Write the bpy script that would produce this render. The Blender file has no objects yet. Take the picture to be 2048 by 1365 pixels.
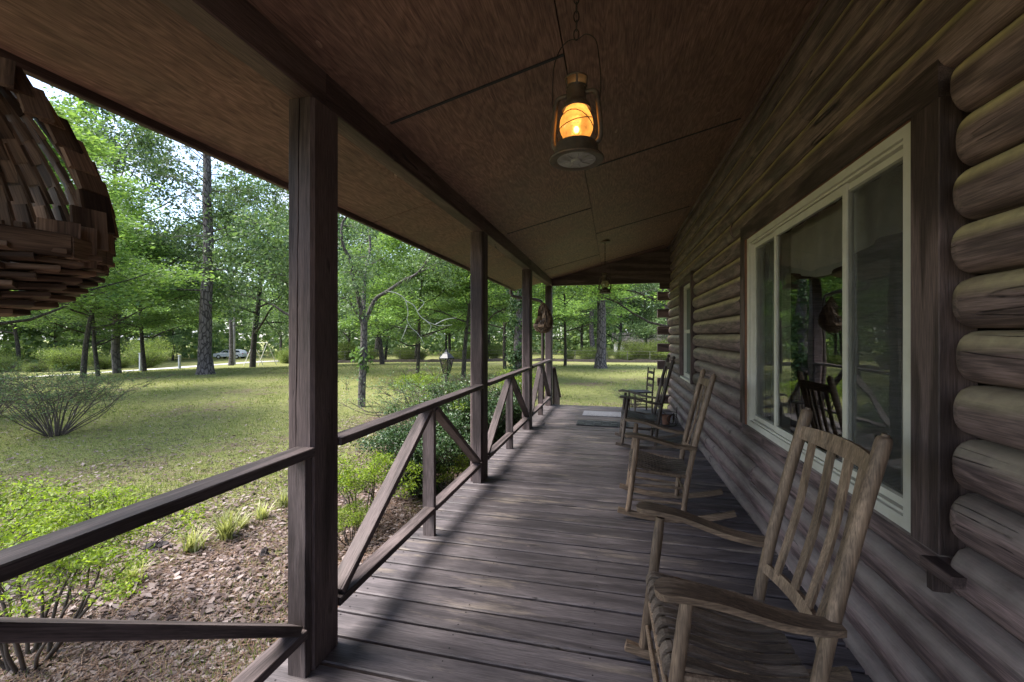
import bpy, math, random
import numpy as np
from mathutils import Vector, Matrix

R = math.radians
scene = bpy.context.scene
C = scene.collection

# ------------------------------------------------------------------ camera
CAM_H = 1.45
YAW = R(13.5)
FPX, HORIZON, UC = 850.0, 672.0, 1024.0          # measured on the 2048 px wide photograph
cam = bpy.data.cameras.new('camera')
cam.lens, cam.sensor_width = FPX / 2048 * 36, 36
cam.shift_y = -(682.5 - HORIZON) / 2048
cam.clip_start, cam.clip_end = 0.02, 2000
cam_o = bpy.data.objects.new('camera', cam)
C.objects.link(cam_o)
cam_o.location = (0, 0, CAM_H)
cam_o.rotation_euler = (R(90), 0, YAW)
scene.camera = cam_o

# ------------------------------------------------------------------ sky, sun, exposure
SUN_EL, SUN_AZ = R(54), R(-106)                   # azimuth clockwise from +Y (along the porch): the sun stands left
world = bpy.data.worlds.new('World')
scene.world = world
world.use_nodes = True
wn, wl = world.node_tree.nodes, world.node_tree.links
bg = wn['Background']
sky = wn.new('ShaderNodeTexSky')
sky.sky_type = 'NISHITA'
sky.sun_disc = False
sky.sun_elevation, sky.sun_rotation = SUN_EL, SUN_AZ
sky.air_density, sky.dust_density, sky.ozone_density = 1.0, 1.2, 1.6
tc = wn.new('ShaderNodeTexCoord')
cl = wn.new('ShaderNodeTexNoise')
cl.inputs['Scale'].default_value, cl.inputs['Detail'].default_value = 3.2, 7
cl.inputs['Roughness'].default_value = 0.62
cr = wn.new('ShaderNodeValToRGB')
cr.color_ramp.elements[0].position, cr.color_ramp.elements[1].position = 0.38, 0.62
cm = wn.new('ShaderNodeMixRGB')
cm.inputs['Color2'].default_value = (1.75, 1.79, 2.15, 1)
wl.new(tc.outputs['Generated'], cl.inputs['Vector'])
wl.new(cl.outputs['Fac'], cr.inputs['Fac'])
wl.new(cr.outputs['Color'], cm.inputs['Fac'])
wl.new(sky.outputs['Color'], cm.inputs['Color1'])
wl.new(cm.outputs['Color'], bg.inputs['Color'])
bg.inputs['Strength'].default_value = 0.105

sun = bpy.data.lights.new('sun', 'SUN')
sun.energy, sun.angle, sun.color = 2.0, R(34), (1.0, 0.95, 0.88)
sun_o = bpy.data.objects.new('sun', sun)
C.objects.link(sun_o)
sd = Vector((math.sin(SUN_AZ) * math.cos(SUN_EL), math.cos(SUN_AZ) * math.cos(SUN_EL), math.sin(SUN_EL)))
sun_o.rotation_euler = sd.to_track_quat('Z', 'Y').to_euler()
sun_o.location = sd * 60

scene.view_settings.view_transform = 'Standard'
scene.view_settings.look = 'None'
scene.view_settings.exposure = 2.7
scene.view_settings.gamma = 1
cy = scene.cycles
cy.max_bounces, cy.diffuse_bounces, cy.glossy_bounces, cy.transparent_max_bounces = 8, 5, 3, 16
cy.transmission_bounces = 6
cy.caustics_reflective = cy.caustics_refractive = False
cy.use_denoising = True
cy.sample_clamp_indirect = 6

# ------------------------------------------------------------------ from photo pixels to places
CS, SN = math.cos(YAW), math.sin(YAW)
def ray(u, v):
    k = (u - UC) / FPX
    return Vector((k * CS - SN, k * SN + CS, (HORIZON - v) / FPX))   # per metre of depth
def at_depth(u, v, zc):
    return ray(u, v) * zc + Vector((0, 0, CAM_H))
def smooth(t):
    t = max(0.0, min(1.0, t))
    return t * t * (3 - 2 * t)
def ground_z(x, y):
    d = math.hypot(x, y)
    z = -0.66 - 1.5 * smooth((d - 22) / 50)
    z += 0.05 * math.sin(x * 0.31 + 1.3) * math.sin(y * 0.23) * smooth((d - 5) / 10)
    return z
def on_ground(u, v):
    r = ray(u, v)
    a, b = 0.5, 160.0
    f = lambda t: CAM_H + r.z * t - ground_z(r.x * t, r.y * t)
    if f(b) > 0:
        b = 160.0
    for _ in range(50):
        m = (a + b) / 2
        if f(m) > 0: a = m
        else: b = m
    return Vector((r.x * a, r.y * a, ground_z(r.x * a, r.y * a))), a

# ------------------------------------------------------------------ mesh helpers
class MB:
    def __init__(s): s.v, s.f = [], []
    def add(s, vs, fs):
        n = len(s.v)
        s.v += [tuple(p) for p in vs]
        s.f += [tuple(i + n for i in f) for f in fs]
        return s
    def box(s, lo, hi):
        x0, y0, z0 = lo; x1, y1, z1 = hi
        vs = [(x0,y0,z0),(x1,y0,z0),(x1,y1,z0),(x0,y1,z0),(x0,y0,z1),(x1,y0,z1),(x1,y1,z1),(x0,y1,z1)]
        return s.add(vs, [(3,2,1,0),(4,5,6,7),(0,1,5,4),(1,2,6,5),(2,3,7,6),(3,0,4,7)])
    def prism(s, poly, a, b):
        """poly: 3D points of one end, shifted by vector to the other end"""
        n = len(poly); d = Vector(b) - Vector(a)
        p = [Vector(q) for q in poly]
        return s.add(p + [q + d for q in p], [tuple(range(n))[::-1], tuple(range(n, 2*n))] + [(i, (i+1) % n, n + (i+1) % n, n + i) for i in range(n)])
    def tube(s, pts, rad, n=10, cap=True):
        pts = [Vector(p) for p in pts]
        m = len(pts)
        if not hasattr(rad, '__len__'): rad = [rad] * m
        vs = []; ref = None
        for i, p in enumerate(pts):
            t = (pts[min(i+1, m-1)] - pts[max(i-1, 0)])
            t = t.normalized() if t.length > 1e-9 else Vector((0,0,1))
            if ref is None:
                ref = Vector((1,0,0)) if abs(t.x) < 0.9 else Vector((0,1,0))
            a = (ref - t * ref.dot(t)).normalized(); ref = a
            b = t.cross(a)
            for k in range(n):
                w = 2 * math.pi * k / n
                vs.append(p + (a * math.cos(w) + b * math.sin(w)) * rad[i])
        fs = [(i*n + k, i*n + (k+1) % n, (i+1)*n + (k+1) % n, (i+1)*n + k) for i in range(m-1) for k in range(n)]
        if cap: fs += [tuple(range(n))[::-1], tuple((m-1)*n + k for k in range(n))]
        return s.add(vs, fs)
    def lathe(s, prof, n=24, c=(0,0,0), close=False):
        vs = [(c[0] + r*math.cos(2*math.pi*k/n), c[1] + r*math.sin(2*math.pi*k/n), c[2] + z) for r, z in prof for k in range(n)]
        m = len(prof)
        fs = [(i*n + k, i*n + (k+1) % n, (i+1)*n + (k+1) % n, (i+1)*n + k) for i in range(m-1) for k in range(n)]
        if close: fs += [tuple(range(n))[::-1], tuple((m-1)*n + k for k in range(n))]
        return s.add(vs, fs)
    def mesh(s, name, mat=None, smooth=False, angle=None):
        me = bpy.data.meshes.new(name)
        me.from_pydata(s.v, [], s.f)
        if mat: me.materials.append(mat)
        if smooth:
            me.polygons.foreach_set('use_smooth', [True] * len(me.polygons))
            if angle: me.set_sharp_from_angle(angle=R(angle))
        return me
    def build(s, name, mat, parent=None, smooth=False, angle=40):
        return link(name, s.mesh(name, mat, smooth, angle), parent)

def link(name, me, parent=None, mw=None):
    """mesh object whose coordinates are world ones (or placed by mw), kept in place under its parent"""
    o = bpy.data.objects.new(name, me)
    C.objects.link(o)
    if mw is not None: o.matrix_basis = mw
    if parent is not None:
        o.parent = parent
        inv = Matrix.Identity(4); p = parent
        chain = []
        while p is not None:
            chain.append(p); p = p.parent
        M = Matrix.Identity(4)
        for q in reversed(chain): M = M @ q.matrix_parent_inverse @ q.matrix_basis
        o.matrix_parent_inverse = M.inverted()
    return o
def tag(o, label=None, cat=None, group=None, kind=None):
    if label: o['label'] = label
    if cat: o['category'] = cat
    if group: o['group'] = group
    if kind: o['kind'] = kind
    return o
def empty(name, loc=(0,0,0), parent=None, rz=0):
    o = bpy.data.objects.new(name, None)
    C.objects.link(o)
    o.empty_display_size = 0.1
    if parent is None:
        o.location = loc; o.rotation_euler = (0, 0, rz)
    else:
        link_parent(o, parent)
    return o
def link_parent(o, parent):
    o.parent = parent
    M = Matrix.Identity(4); chain = []; p = parent
    while p is not None: chain.append(p); p = p.parent
    for q in reversed(chain): M = M @ q.matrix_parent_inverse @ q.matrix_basis
    o.matrix_parent_inverse = M.inverted()
def thing(name, label, cat, loc=(0,0,0), group=None, rz=0):
    return tag(empty(name, loc, None, rz), label, cat, group)
def copy_tree(o, parent=None):
    c = o.copy(); C.objects.link(c)
    if parent is not None: c.parent = parent
    for ch in list(o.children): copy_tree(ch, c)
    return c

_boards = {}
def board_mesh(L, w, t, ch, mat, wob=0.0, seed=0):
    """board with chamfered long edges; length along local X, width Y, thickness Z, centred"""
    key = (round(L, 3), round(w, 4), round(t, 4), round(ch, 4), mat.name, wob, seed)
    if key in _boards: return _boards[key]
    a, b, c = w/2, t/2, min(ch, w/3, t/3)
    sec = [(-a+c,-b),(a-c,-b),(a,-b+c),(a,b-c),(a-c,b),(-a+c,b),(-a,b-c),(-a,-b+c)]
    rng = random.Random(seed)
    m = MB(); n = 1 if wob == 0 else max(2, int(L/0.35))
    vs = []
    for i in range(n+1):
        x = -L/2 + L*i/n
        dy, dz = (rng.uniform(-wob, wob), rng.uniform(-wob, wob)) if wob else (0, 0)
        vs += [(x, y+dy, z+dz) for y, z in sec]
    fs = [(i*8+k, i*8+(k+1) % 8, (i+1)*8+(k+1) % 8, (i+1)*8+k) for i in range(n) for k in range(8)]
    fs += [tuple(range(8))[::-1], tuple(n*8+k for k in range(8))]
    me = m.add(vs, fs).mesh('board', mat)
    _boards[key] = me
    return me
def board(name, p0, p1, w, t, mat, parent=None, side=(0,0,1), ch=0.004, wob=0.0, seed=0):
    """w is measured across (perpendicular to `side`), t along `side`"""
    p0, p1 = Vector(p0), Vector(p1)
    x = (p1 - p0); L = x.length; x.normalize()
    z = Vector(side); z = (z - x * z.dot(x)).normalized()
    y = z.cross(x)
    mw = Matrix((x, y, z)).transposed().to_4x4()
    mw.translation = (p0 + p1) / 2
    return link(name, board_mesh(L, w, t, ch, mat, wob, seed), parent, mw)

# ------------------------------------------------------------------ materials
def new_mat(name):
    m = bpy.data.materials.new(name); m.use_nodes = True
    nt = m.node_tree
    return m, nt, nt.nodes, nt.links, nt.nodes['Principled BSDF']
def nd(ns, t, **kw):
    n = ns.new('ShaderNode' + t)
    for k, v in kw.items():
        if k in n.inputs: n.inputs[k].default_value = v
        else: setattr(n, k, v)
    return n
def ramp(ns, *stops):
    r = ns.new('ShaderNodeValToRGB'); e = r.color_ramp.elements
    while len(e) < len(stops): e.new(0.5)
    for i, (p, c) in enumerate(stops):
        e[i].position = p
        e[i].color = (c, c, c, 1) if not hasattr(c, '__len__') else (*c, 1)
    return r
def mixc(ns, ls, fac, a, b, mode='MIX'):
    m = ns.new('ShaderNodeMixRGB'); m.blend_type = mode
    for s, val in (('Fac', fac), ('Color1', a), ('Color2', b)):
        if hasattr(val, 'is_linked') or hasattr(val, 'links'): ls.new(val, m.inputs[s])
        elif hasattr(val, '__len__'): m.inputs[s].default_value = (*val, 1)
        else: m.inputs[s].default_value = val
    return m.outputs['Color']
def mathn(ns, ls, op, a, b=0.0):
    m = ns.new('ShaderNodeMath'); m.operation = op
    for i, val in enumerate((a, b)):
        if hasattr(val, 'links'): ls.new(val, m.inputs[i])
        else: m.inputs[i].default_value = val
    return m.outputs[0]
def objcoord(ns, ls, scale, spread=19.0):
    """object coordinates shifted by a random amount for each object"""
    tcn = ns.new('ShaderNodeTexCoord'); oi = ns.new('ShaderNodeObjectInfo')
    mp = ns.new('ShaderNodeMapping'); mp.inputs['Scale'].default_value = scale
    sc = ns.new('ShaderNodeVectorMath'); sc.operation = 'SCALE'
    sc.inputs[0].default_value = (spread, spread * 0.73, spread * 0.41)
    ls.new(oi.outputs['Random'], sc.inputs['Scale'])
    ad = ns.new('ShaderNodeVectorMath'); ad.operation = 'ADD'
    ls.new(tcn.outputs['Object'], ad.inputs[0]); ls.new(sc.outputs[0], ad.inputs[1])
    ls.new(ad.outputs[0], mp.inputs['Vector'])
    return mp.outputs['Vector'], oi.outputs['Random'], ad.outputs[0]

def wood(name, dark, light, grain=1.0, rings=7.0, rough=0.7, worn=None, worn_amt=0.0, dust=None, dust_amt=0.0,
         bump=0.25, cracks=0.0, vary=0.35, stretch=0.35, axis=0, spec=0.3, ringmix=0.5, con=0.17, knots=0.0):
    """weathered timber, grain along local X (axis 0), Y or Z"""
    m, nt, ns, ls, bs = new_mat(name)
    def sc(a, b):
        s = [b, b, b]; s[axis] = a
        return tuple(s)
    v, rnd, raw = objcoord(ns, ls, sc(stretch, 3.2))
    n1 = nd(ns, 'TexNoise', Scale=1.0 * grain, Detail=3.0, Distortion=0.35); ls.new(v, n1.inputs['Vector'])
    sn = mathn(ns, ls, 'SINE', mathn(ns, ls, 'MULTIPLY', n1.outputs['Fac'], rings * 6.283))
    rg = mathn(ns, ls, 'ADD', mathn(ns, ls, 'MULTIPLY', sn, 0.5), 0.5)
    mp2 = nd(ns, 'Mapping'); mp2.inputs['Scale'].default_value = sc(4.5, 95.0); ls.new(raw, mp2.inputs['Vector'])
    n2 = nd(ns, 'TexNoise', Scale=1.0, Detail=4.0, Roughness=0.65); ls.new(mp2.outputs['Vector'], n2.inputs['Vector'])
    n3 = nd(ns, 'TexNoise', Scale=2.3, Detail=5.0, Roughness=0.6); ls.new(raw, n3.inputs['Vector'])
    fac = mathn(ns, ls, 'ADD', mathn(ns, ls, 'MULTIPLY', rg, ringmix), mathn(ns, ls, 'MULTIPLY', n2.outputs['Fac'], 1 - ringmix))
    fr = ramp(ns, (0.5 - con, 0.0), (0.5 + con, 1.0)); ls.new(fac, fr.inputs['Fac'])
    col = mixc(ns, ls, fr.outputs['Color'], dark, light)
    mp7 = nd(ns, 'Mapping'); mp7.inputs['Scale'].default_value = sc(11.0, 240.0); ls.new(raw, mp7.inputs['Vector'])
    n7 = nd(ns, 'TexNoise', Scale=1.0, Detail=3.0, Roughness=0.6); ls.new(mp7.outputs['Vector'], n7.inputs['Vector'])
    fg = ramp(ns, (0.33, 0.62), (0.67, 1.36)); ls.new(n7.outputs['Fac'], fg.inputs['Fac'])
    col = mixc(ns, ls, 1.0, col, fg.outputs['Color'], 'MULTIPLY')
    br = ramp(ns, (0.3, 0.78), (0.7, 1.2)); ls.new(n3.outputs['Fac'], br.inputs['Fac'])
    col = mixc(ns, ls, 1.0, col, br.outputs['Color'], 'MULTIPLY')
    if vary:
        rr = ramp(ns, (0.0, 1 - vary), (1.0, 1 + vary)); ls.new(rnd, rr.inputs['Fac'])
        col = mixc(ns, ls, 1.0, col, rr.outputs['Color'], 'MULTIPLY')
    if worn:
        mp4 = nd(ns, 'Mapping'); mp4.inputs['Scale'].default_value = sc(1.3, 7.0); ls.new(raw, mp4.inputs['Vector'])
        n4 = nd(ns, 'TexNoise', Scale=1.0, Detail=6.0, Roughness=0.7); ls.new(mp4.outputs['Vector'], n4.inputs['Vector'])
        wr = ramp(ns, (0.56, 0.0), (0.74, 1.0)); ls.new(n4.outputs['Fac'], wr.inputs['Fac'])
        wf = mathn(ns, ls, 'MULTIPLY', mathn(ns, ls, 'MULTIPLY', wr.outputs['Color'], n2.outputs['Fac']), worn_amt)
        col = mixc(ns, ls, wf, col, worn)
    if dust:     # pollen and dust that lies on the upward-facing side
        ge = ns.new('ShaderNodeNewGeometry'); sx = ns.new('ShaderNodeSeparateXYZ'); ls.new(ge.outputs['Normal'], sx.inputs[0])
        dr = ramp(ns, (0.06, 0.0), (0.46, 1.0)); ls.new(sx.outputs['Z'], dr.inputs['Fac'])
        sp_ = ns.new('ShaderNodeSeparateXYZ'); ls.new(ge.outputs['Position'], sp_.inputs[0])
        hz = nd(ns, 'MapRange'); hz.inputs['From Min'].default_value, hz.inputs['From Max'].default_value = 0.9, 2.1
        ls.new(sp_.outputs['Z'], hz.inputs['Value'])     # rain splash keeps the lower logs clean of the yellow pollen
        dust = mixc(ns, ls, hz.outputs[0], (0.26, 0.215, 0.19), dust)
        n5 = nd(ns, 'TexNoise', Scale=9.0, Detail=6.0, Roughness=0.7); ls.new(raw, n5.inputs['Vector'])
        nr = ramp(ns, (0.3, 0.35), (0.7, 1.0)); ls.new(n5.outputs['Fac'], nr.inputs['Fac'])
        df = mathn(ns, ls, 'MULTIPLY', mathn(ns, ls, 'MULTIPLY', dr.outputs['Color'], nr.outputs['Color']), dust_amt)
        col = mixc(ns, ls, df, col, dust)
    hgt = fac
    if cracks:
        mp6 = nd(ns, 'Mapping'); mp6.inputs['Scale'].default_value = sc(0.55, 9.0); ls.new(raw, mp6.inputs['Vector'])
        n6 = nd(ns, 'TexNoise', Scale=1.0, Detail=2.0, Distortion=0.2); ls.new(mp6.outputs['Vector'], n6.inputs['Vector'])
        ab = mathn(ns, ls, 'ABSOLUTE', mathn(ns, ls, 'SUBTRACT', n6.outputs['Fac'], 0.56))
        cr_ = ramp(ns, (0.0, 1.0), (0.022 * cracks, 0.0)); ls.new(ab, cr_.inputs['Fac'])
        gate = ramp(ns, (0.52, 0.0), (0.60, 1.0)); ls.new(n3.outputs['Fac'], gate.inputs['Fac'])
        ck = mathn(ns, ls, 'MULTIPLY', cr_.outputs['Color'], gate.outputs['Color'])
        col = mixc(ns, ls, ck, col, (0.008, 0.006, 0.006))
        hgt = mathn(ns, ls, 'SUBTRACT', fac, mathn(ns, ls, 'MULTIPLY', ck, 3.0))
    if knots:    # dark round knots, stretched a little along the grain
        mpk = nd(ns, 'Mapping'); mpk.inputs['Scale'].default_value = sc(1.0, 1.9); ls.new(raw, mpk.inputs['Vector'])
        vk = nd(ns, 'TexVoronoi', Scale=knots, Randomness=1.0); ls.new(mpk.outputs['Vector'], vk.inputs['Vector'])
        rk = ramp(ns, (0.0, 1.0), (0.055, 0.75), (0.075, 0.15), (0.12, 0.0)); ls.new(vk.outputs['Distance'], rk.inputs['Fac'])
        col = mixc(ns, ls, mathn(ns, ls, 'MULTIPLY', rk.outputs['Color'], 0.8), col, tuple(c * 0.25 for c in dark))
    ls.new(col, bs.inputs['Base Color'])
    bp = nd(ns, 'Bump', Strength=bump, Distance=0.004); ls.new(hgt, bp.inputs['Height']); ls.new(bp.outputs[0], bs.inputs['Normal'])
    rr2 = ramp(ns, (0.2, rough - 0.12), (0.8, min(1, rough + 0.12))); ls.new(n3.outputs['Fac'], rr2.inputs['Fac'])
    ls.new(rr2.outputs['Color'], bs.inputs['Roughness'])
    bs.inputs['Specular IOR Level'].default_value = spec
    return m

def plain(name, col, rough=0.5, metal=0.0, noise=0.25, scale=30.0, bump=0.0, spec=0.4, col2=None, thr=(0.45, 0.7)):
    m, nt, ns, ls, bs = new_mat(name)
    v, rnd, raw = objcoord(ns, ls, (1, 1, 1))
    n = nd(ns, 'TexNoise', Scale=scale, Detail=5.0, Roughness=0.6); ls.new(raw, n.inputs['Vector'])
    r = ramp(ns, (0.25, 1 - noise), (0.75, 1 + noise)); ls.new(n.outputs['Fac'], r.inputs['Fac'])
    c = mixc(ns, ls, 1.0, col, r.outputs['Color'], 'MULTIPLY')
    if col2:
        n2 = nd(ns, 'TexNoise', Scale=scale * 0.35, Detail=6.0, Roughness=0.7); ls.new(raw, n2.inputs['Vector'])
        r2 = ramp(ns, (thr[0], 0.0), (thr[1], 1.0)); ls.new(n2.outputs['Fac'], r2.inputs['Fac'])
        c = mixc(ns, ls, r2.outputs['Color'], c, col2)
    ls.new(c, bs.inputs['Base Color'])
    bs.inputs['Roughness'].default_value, bs.inputs['Metallic'].default_value = rough, metal
    bs.inputs['Specular IOR Level'].default_value = spec
    if bump:
        b = nd(ns, 'Bump', Strength=bump, Distance=0.01); ls.new(n.outputs['Fac'], b.inputs['Height']); ls.new(b.outputs[0], bs.inputs['Normal'])
    return m

def leafmat(name, cols, transl=0.35, rough=0.55, patch=0.5):
    """leaves: every leaf takes its own green; light shines through"""
    m, nt, ns, ls, bs = new_mat(name)
    ge = ns.new('ShaderNodeNewGeometry'); oi = ns.new('ShaderNodeObjectInfo'); tcn = ns.new('ShaderNodeTexCoord')
    n = nd(ns, 'TexNoise', Scale=patch, Detail=2.0); ls.new(tcn.outputs['Object'], n.inputs['Vector'])
    f = mathn(ns, ls, 'ADD', mathn(ns, ls, 'MULTIPLY', ge.outputs['Random Per Island'], 0.55), mathn(ns, ls, 'MULTIPLY', n.outputs['Fac'], 0.45))
    r = ramp(ns, *[(0.2 + 0.6 * i / (len(cols) - 1), c) for i, c in enumerate(cols)]); ls.new(f, r.inputs['Fac'])
    vr = ramp(ns, (0.0, 0.8), (1.0, 1.2)); ls.new(oi.outputs['Random'], vr.inputs['Fac'])
    c = mixc(ns, ls, 1.0, r.outputs['Color'], vr.outputs['Color'], 'MULTIPLY')
    ls.new(c, bs.inputs['Base Color']); bs.inputs['Roughness'].default_value = rough
    bs.inputs['Specular IOR Level'].default_value = 0.35
    tr = ns.new('ShaderNodeBsdfTranslucent')
    tc2 = mixc(ns, ls, 1.0, c, (1.2, 1.25, 0.75), 'MULTIPLY'); ls.new(tc2, tr.inputs['Color'])
    mx = ns.new('ShaderNodeMixShader'); mx.inputs[0].default_value = transl
    ls.new(bs.outputs[0], mx.inputs[1]); ls.new(tr.outputs[0], mx.inputs[2])
    ls.new(mx.outputs[0], ns['Material Output'].inputs['Surface'])
    return m

def barkmat(name, dark, light, scale=6.0, zs=0.25, bump=0.6):
    m, nt, ns, ls, bs = new_mat(name)
    v, rnd, raw = objcoord(ns, ls, (1, 1, zs))
    vo = nd(ns, 'TexVoronoi', Scale=scale); vo.feature = 'DISTANCE_TO_EDGE'; ls.new(v, vo.inputs['Vector'])
    n = nd(ns, 'TexNoise', Scale=scale * 3, Detail=6.0, Roughness=0.7); ls.new(v, n.inputs['Vector'])
    r = ramp(ns, (0.0, 0.0), (0.16, 1.0)); ls.new(vo.outputs['Distance'], r.inputs['Fac'])
    f = mathn(ns, ls, 'MULTIPLY', r.outputs['Color'], n.outputs['Fac'])
    cr_ = ramp(ns, (0.05, dark), (0.7, light)); ls.new(f, cr_.inputs['Fac'])
    ls.new(cr_.outputs['Color'], bs.inputs['Base Color'])
    b = nd(ns, 'Bump', Strength=bump, Distance=0.04); ls.new(f, b.inputs['Height']); ls.new(b.outputs[0], bs.inputs['Normal'])
    bs.inputs['Roughness'].default_value = 0.9
    return m

MAT = {}
MAT['deck'] = wood('deck_wood', (0.044, 0.036, 0.038), (0.128, 0.108, 0.112), grain=2.2, rings=4, con=0.38, worn=(0.38, 0.31, 0.24), worn_amt=1.3, rough=0.6, bump=0.5, vary=0.14, cracks=0.35, spec=0.4, knots=1.1, ringmix=0.4)
MAT['post'] = wood('post_stain', (0.040, 0.027, 0.026), (0.108, 0.078, 0.075), rings=4, rough=0.68, bump=0.5, cracks=0.5, vary=0.1, worn=(0.15, 0.12, 0.115), worn_amt=0.5, knots=0.9, ringmix=0.4)
MAT['rail'] = wood('rail_stain', (0.042, 0.031, 0.030), (0.115, 0.088, 0.086), rings=5, rough=0.7, bump=0.55, cracks=0.6, vary=0.15, worn=(0.24, 0.20, 0.19), worn_amt=0.8, knots=0.9, ringmix=0.4)
MAT['ceil'] = wood('ceiling_plywood', (0.138, 0.080, 0.061), (0.245, 0.152, 0.117), grain=2.0, rings=13, stretch=0.7, rough=0.6, bump=0.15, vary=0.12, axis=1, ringmix=0.40, con=0.36, worn=(0.34, 0.25, 0.20), worn_amt=0.5)
MAT['beam'] = wood('beam_stain', (0.062, 0.040, 0.037), (0.140, 0.096, 0.088), rings=4, rough=0.65, bump=0.4, cracks=0.5, vary=0.12, axis=0, ringmix=0.4)
MAT['log'] = wood('log_stain', (0.075, 0.050, 0.049), (0.205, 0.140, 0.132), grain=2.6, rings=5, stretch=0.4, rough=0.62, bump=0.7, cracks=0.45, vary=0.16, dust=(0.70, 0.59, 0.29), dust_amt=0.95, axis=0, spec=0.35, knots=1.7, ringmix=0.3, con=0.2)
MAT['trim'] = wood('casing_stain', (0.046, 0.030, 0.027), (0.118, 0.080, 0.074), grain=1.6, rings=4, con=0.15, worn=(0.17, 0.13, 0.12), worn_amt=0.5, rough=0.65, bump=0.35, vary=0.1, cracks=0.3)
MAT['chair'] = wood('rocker_oak', (0.090, 0.060, 0.041), (0.260, 0.178, 0.118), grain=4.0, rings=3, con=0.26, ringmix=0.25, rough=0.6, bump=0.4, vary=0.18, axis=2, worn=(0.32, 0.27, 0.22), worn_amt=0.6, stretch=0.6)
MAT['chair_long'] = wood('rocker_oak_long', (0.090, 0.060, 0.041), (0.260, 0.178, 0.118), grain=4.0, rings=3, con=0.26, ringmix=0.25, rough=0.6, bump=0.4, vary=0.18, axis=0, worn=(0.32, 0.27, 0.22), worn_amt=0.6, stretch=0.6)
MAT['chair_dark'] = wood('rocker_dark', (0.045, 0.033, 0.026), (0.13, 0.10, 0.08), rings=5, rough=0.6, bump=0.3, vary=0.15, axis=2, stretch=0.6)
MAT['chair_dark_long'] = wood('rocker_dark_long', (0.045, 0.033, 0.026), (0.13, 0.10, 0.08), rings=5, rough=0.6, bump=0.3, vary=0.15, axis=0, stretch=0.6)
MAT['chair_seat'] = wood('rocker_seat', (0.065, 0.047, 0.036), (0.165, 0.125, 0.096), grain=4.0, rings=3, ringmix=0.25, con=0.26, rough=0.6, bump=0.3, vary=0.2, axis=0)
MAT['chair_seat_dark'] = wood('rocker_seat_dark', (0.05, 0.042, 0.042), (0.10, 0.088, 0.088), rings=5, rough=0.55, bump=0.3, vary=0.2, axis=0)
MAT['basket'] = wood('basket_cedar', (0.072, 0.044, 0.029), (0.24, 0.155, 0.10), rings=5, rough=0.75, bump=0.4, vary=0.4, axis=2, worn=(0.26, 0.19, 0.13), worn_amt=0.5)
MAT['white'] = plain('window_vinyl', (0.56, 0.53, 0.45), rough=0.4, noise=0.09, scale=9, col2=(0.46, 0.42, 0.33), thr=(0.55, 0.8))
MAT['red_reveal'] = plain('raw_jamb', (0.16, 0.065, 0.032), rough=0.7, noise=0.3, scale=20)
MAT['metal_dark'] = plain('aged_tin', (0.085, 0.068, 0.050), rough=0.5, metal=0.35, noise=0.4, scale=40, col2=(0.13, 0.075, 0.04), thr=(0.45, 0.7))
MAT['tin'] = plain('tin_underside', (0.34, 0.34, 0.33), rough=0.6, metal=0.1, noise=0.25, scale=30, col2=(0.16, 0.145, 0.12))
MAT['wire'] = plain('wire_steel', (0.05, 0.042, 0.035), rough=0.4, metal=0.8, noise=0.3)
MAT['gutter'] = plain('gutter_brown', (0.05, 0.035, 0.03), rough=0.45, noise=0.2)
MAT['shingle'] = plain('roof_shingle', (0.06, 0.055, 0.05), rough=0.9, noise=0.4, scale=25)
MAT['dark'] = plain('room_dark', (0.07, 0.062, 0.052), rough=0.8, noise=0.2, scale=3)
MAT['curtain'] = plain('curtain_cloth', (0.74, 0.69, 0.58), rough=0.9, noise=0.12, scale=6)
MAT['mat_light'] = plain('mat_grey', (0.26, 0.26, 0.28), rough=0.9, noise=0.5, scale=60, bump=0.6)
MAT['mat_dark'] = plain('mat_rubber', (0.022, 0.024, 0.026), rough=0.7, noise=0.4, scale=50)
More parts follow.
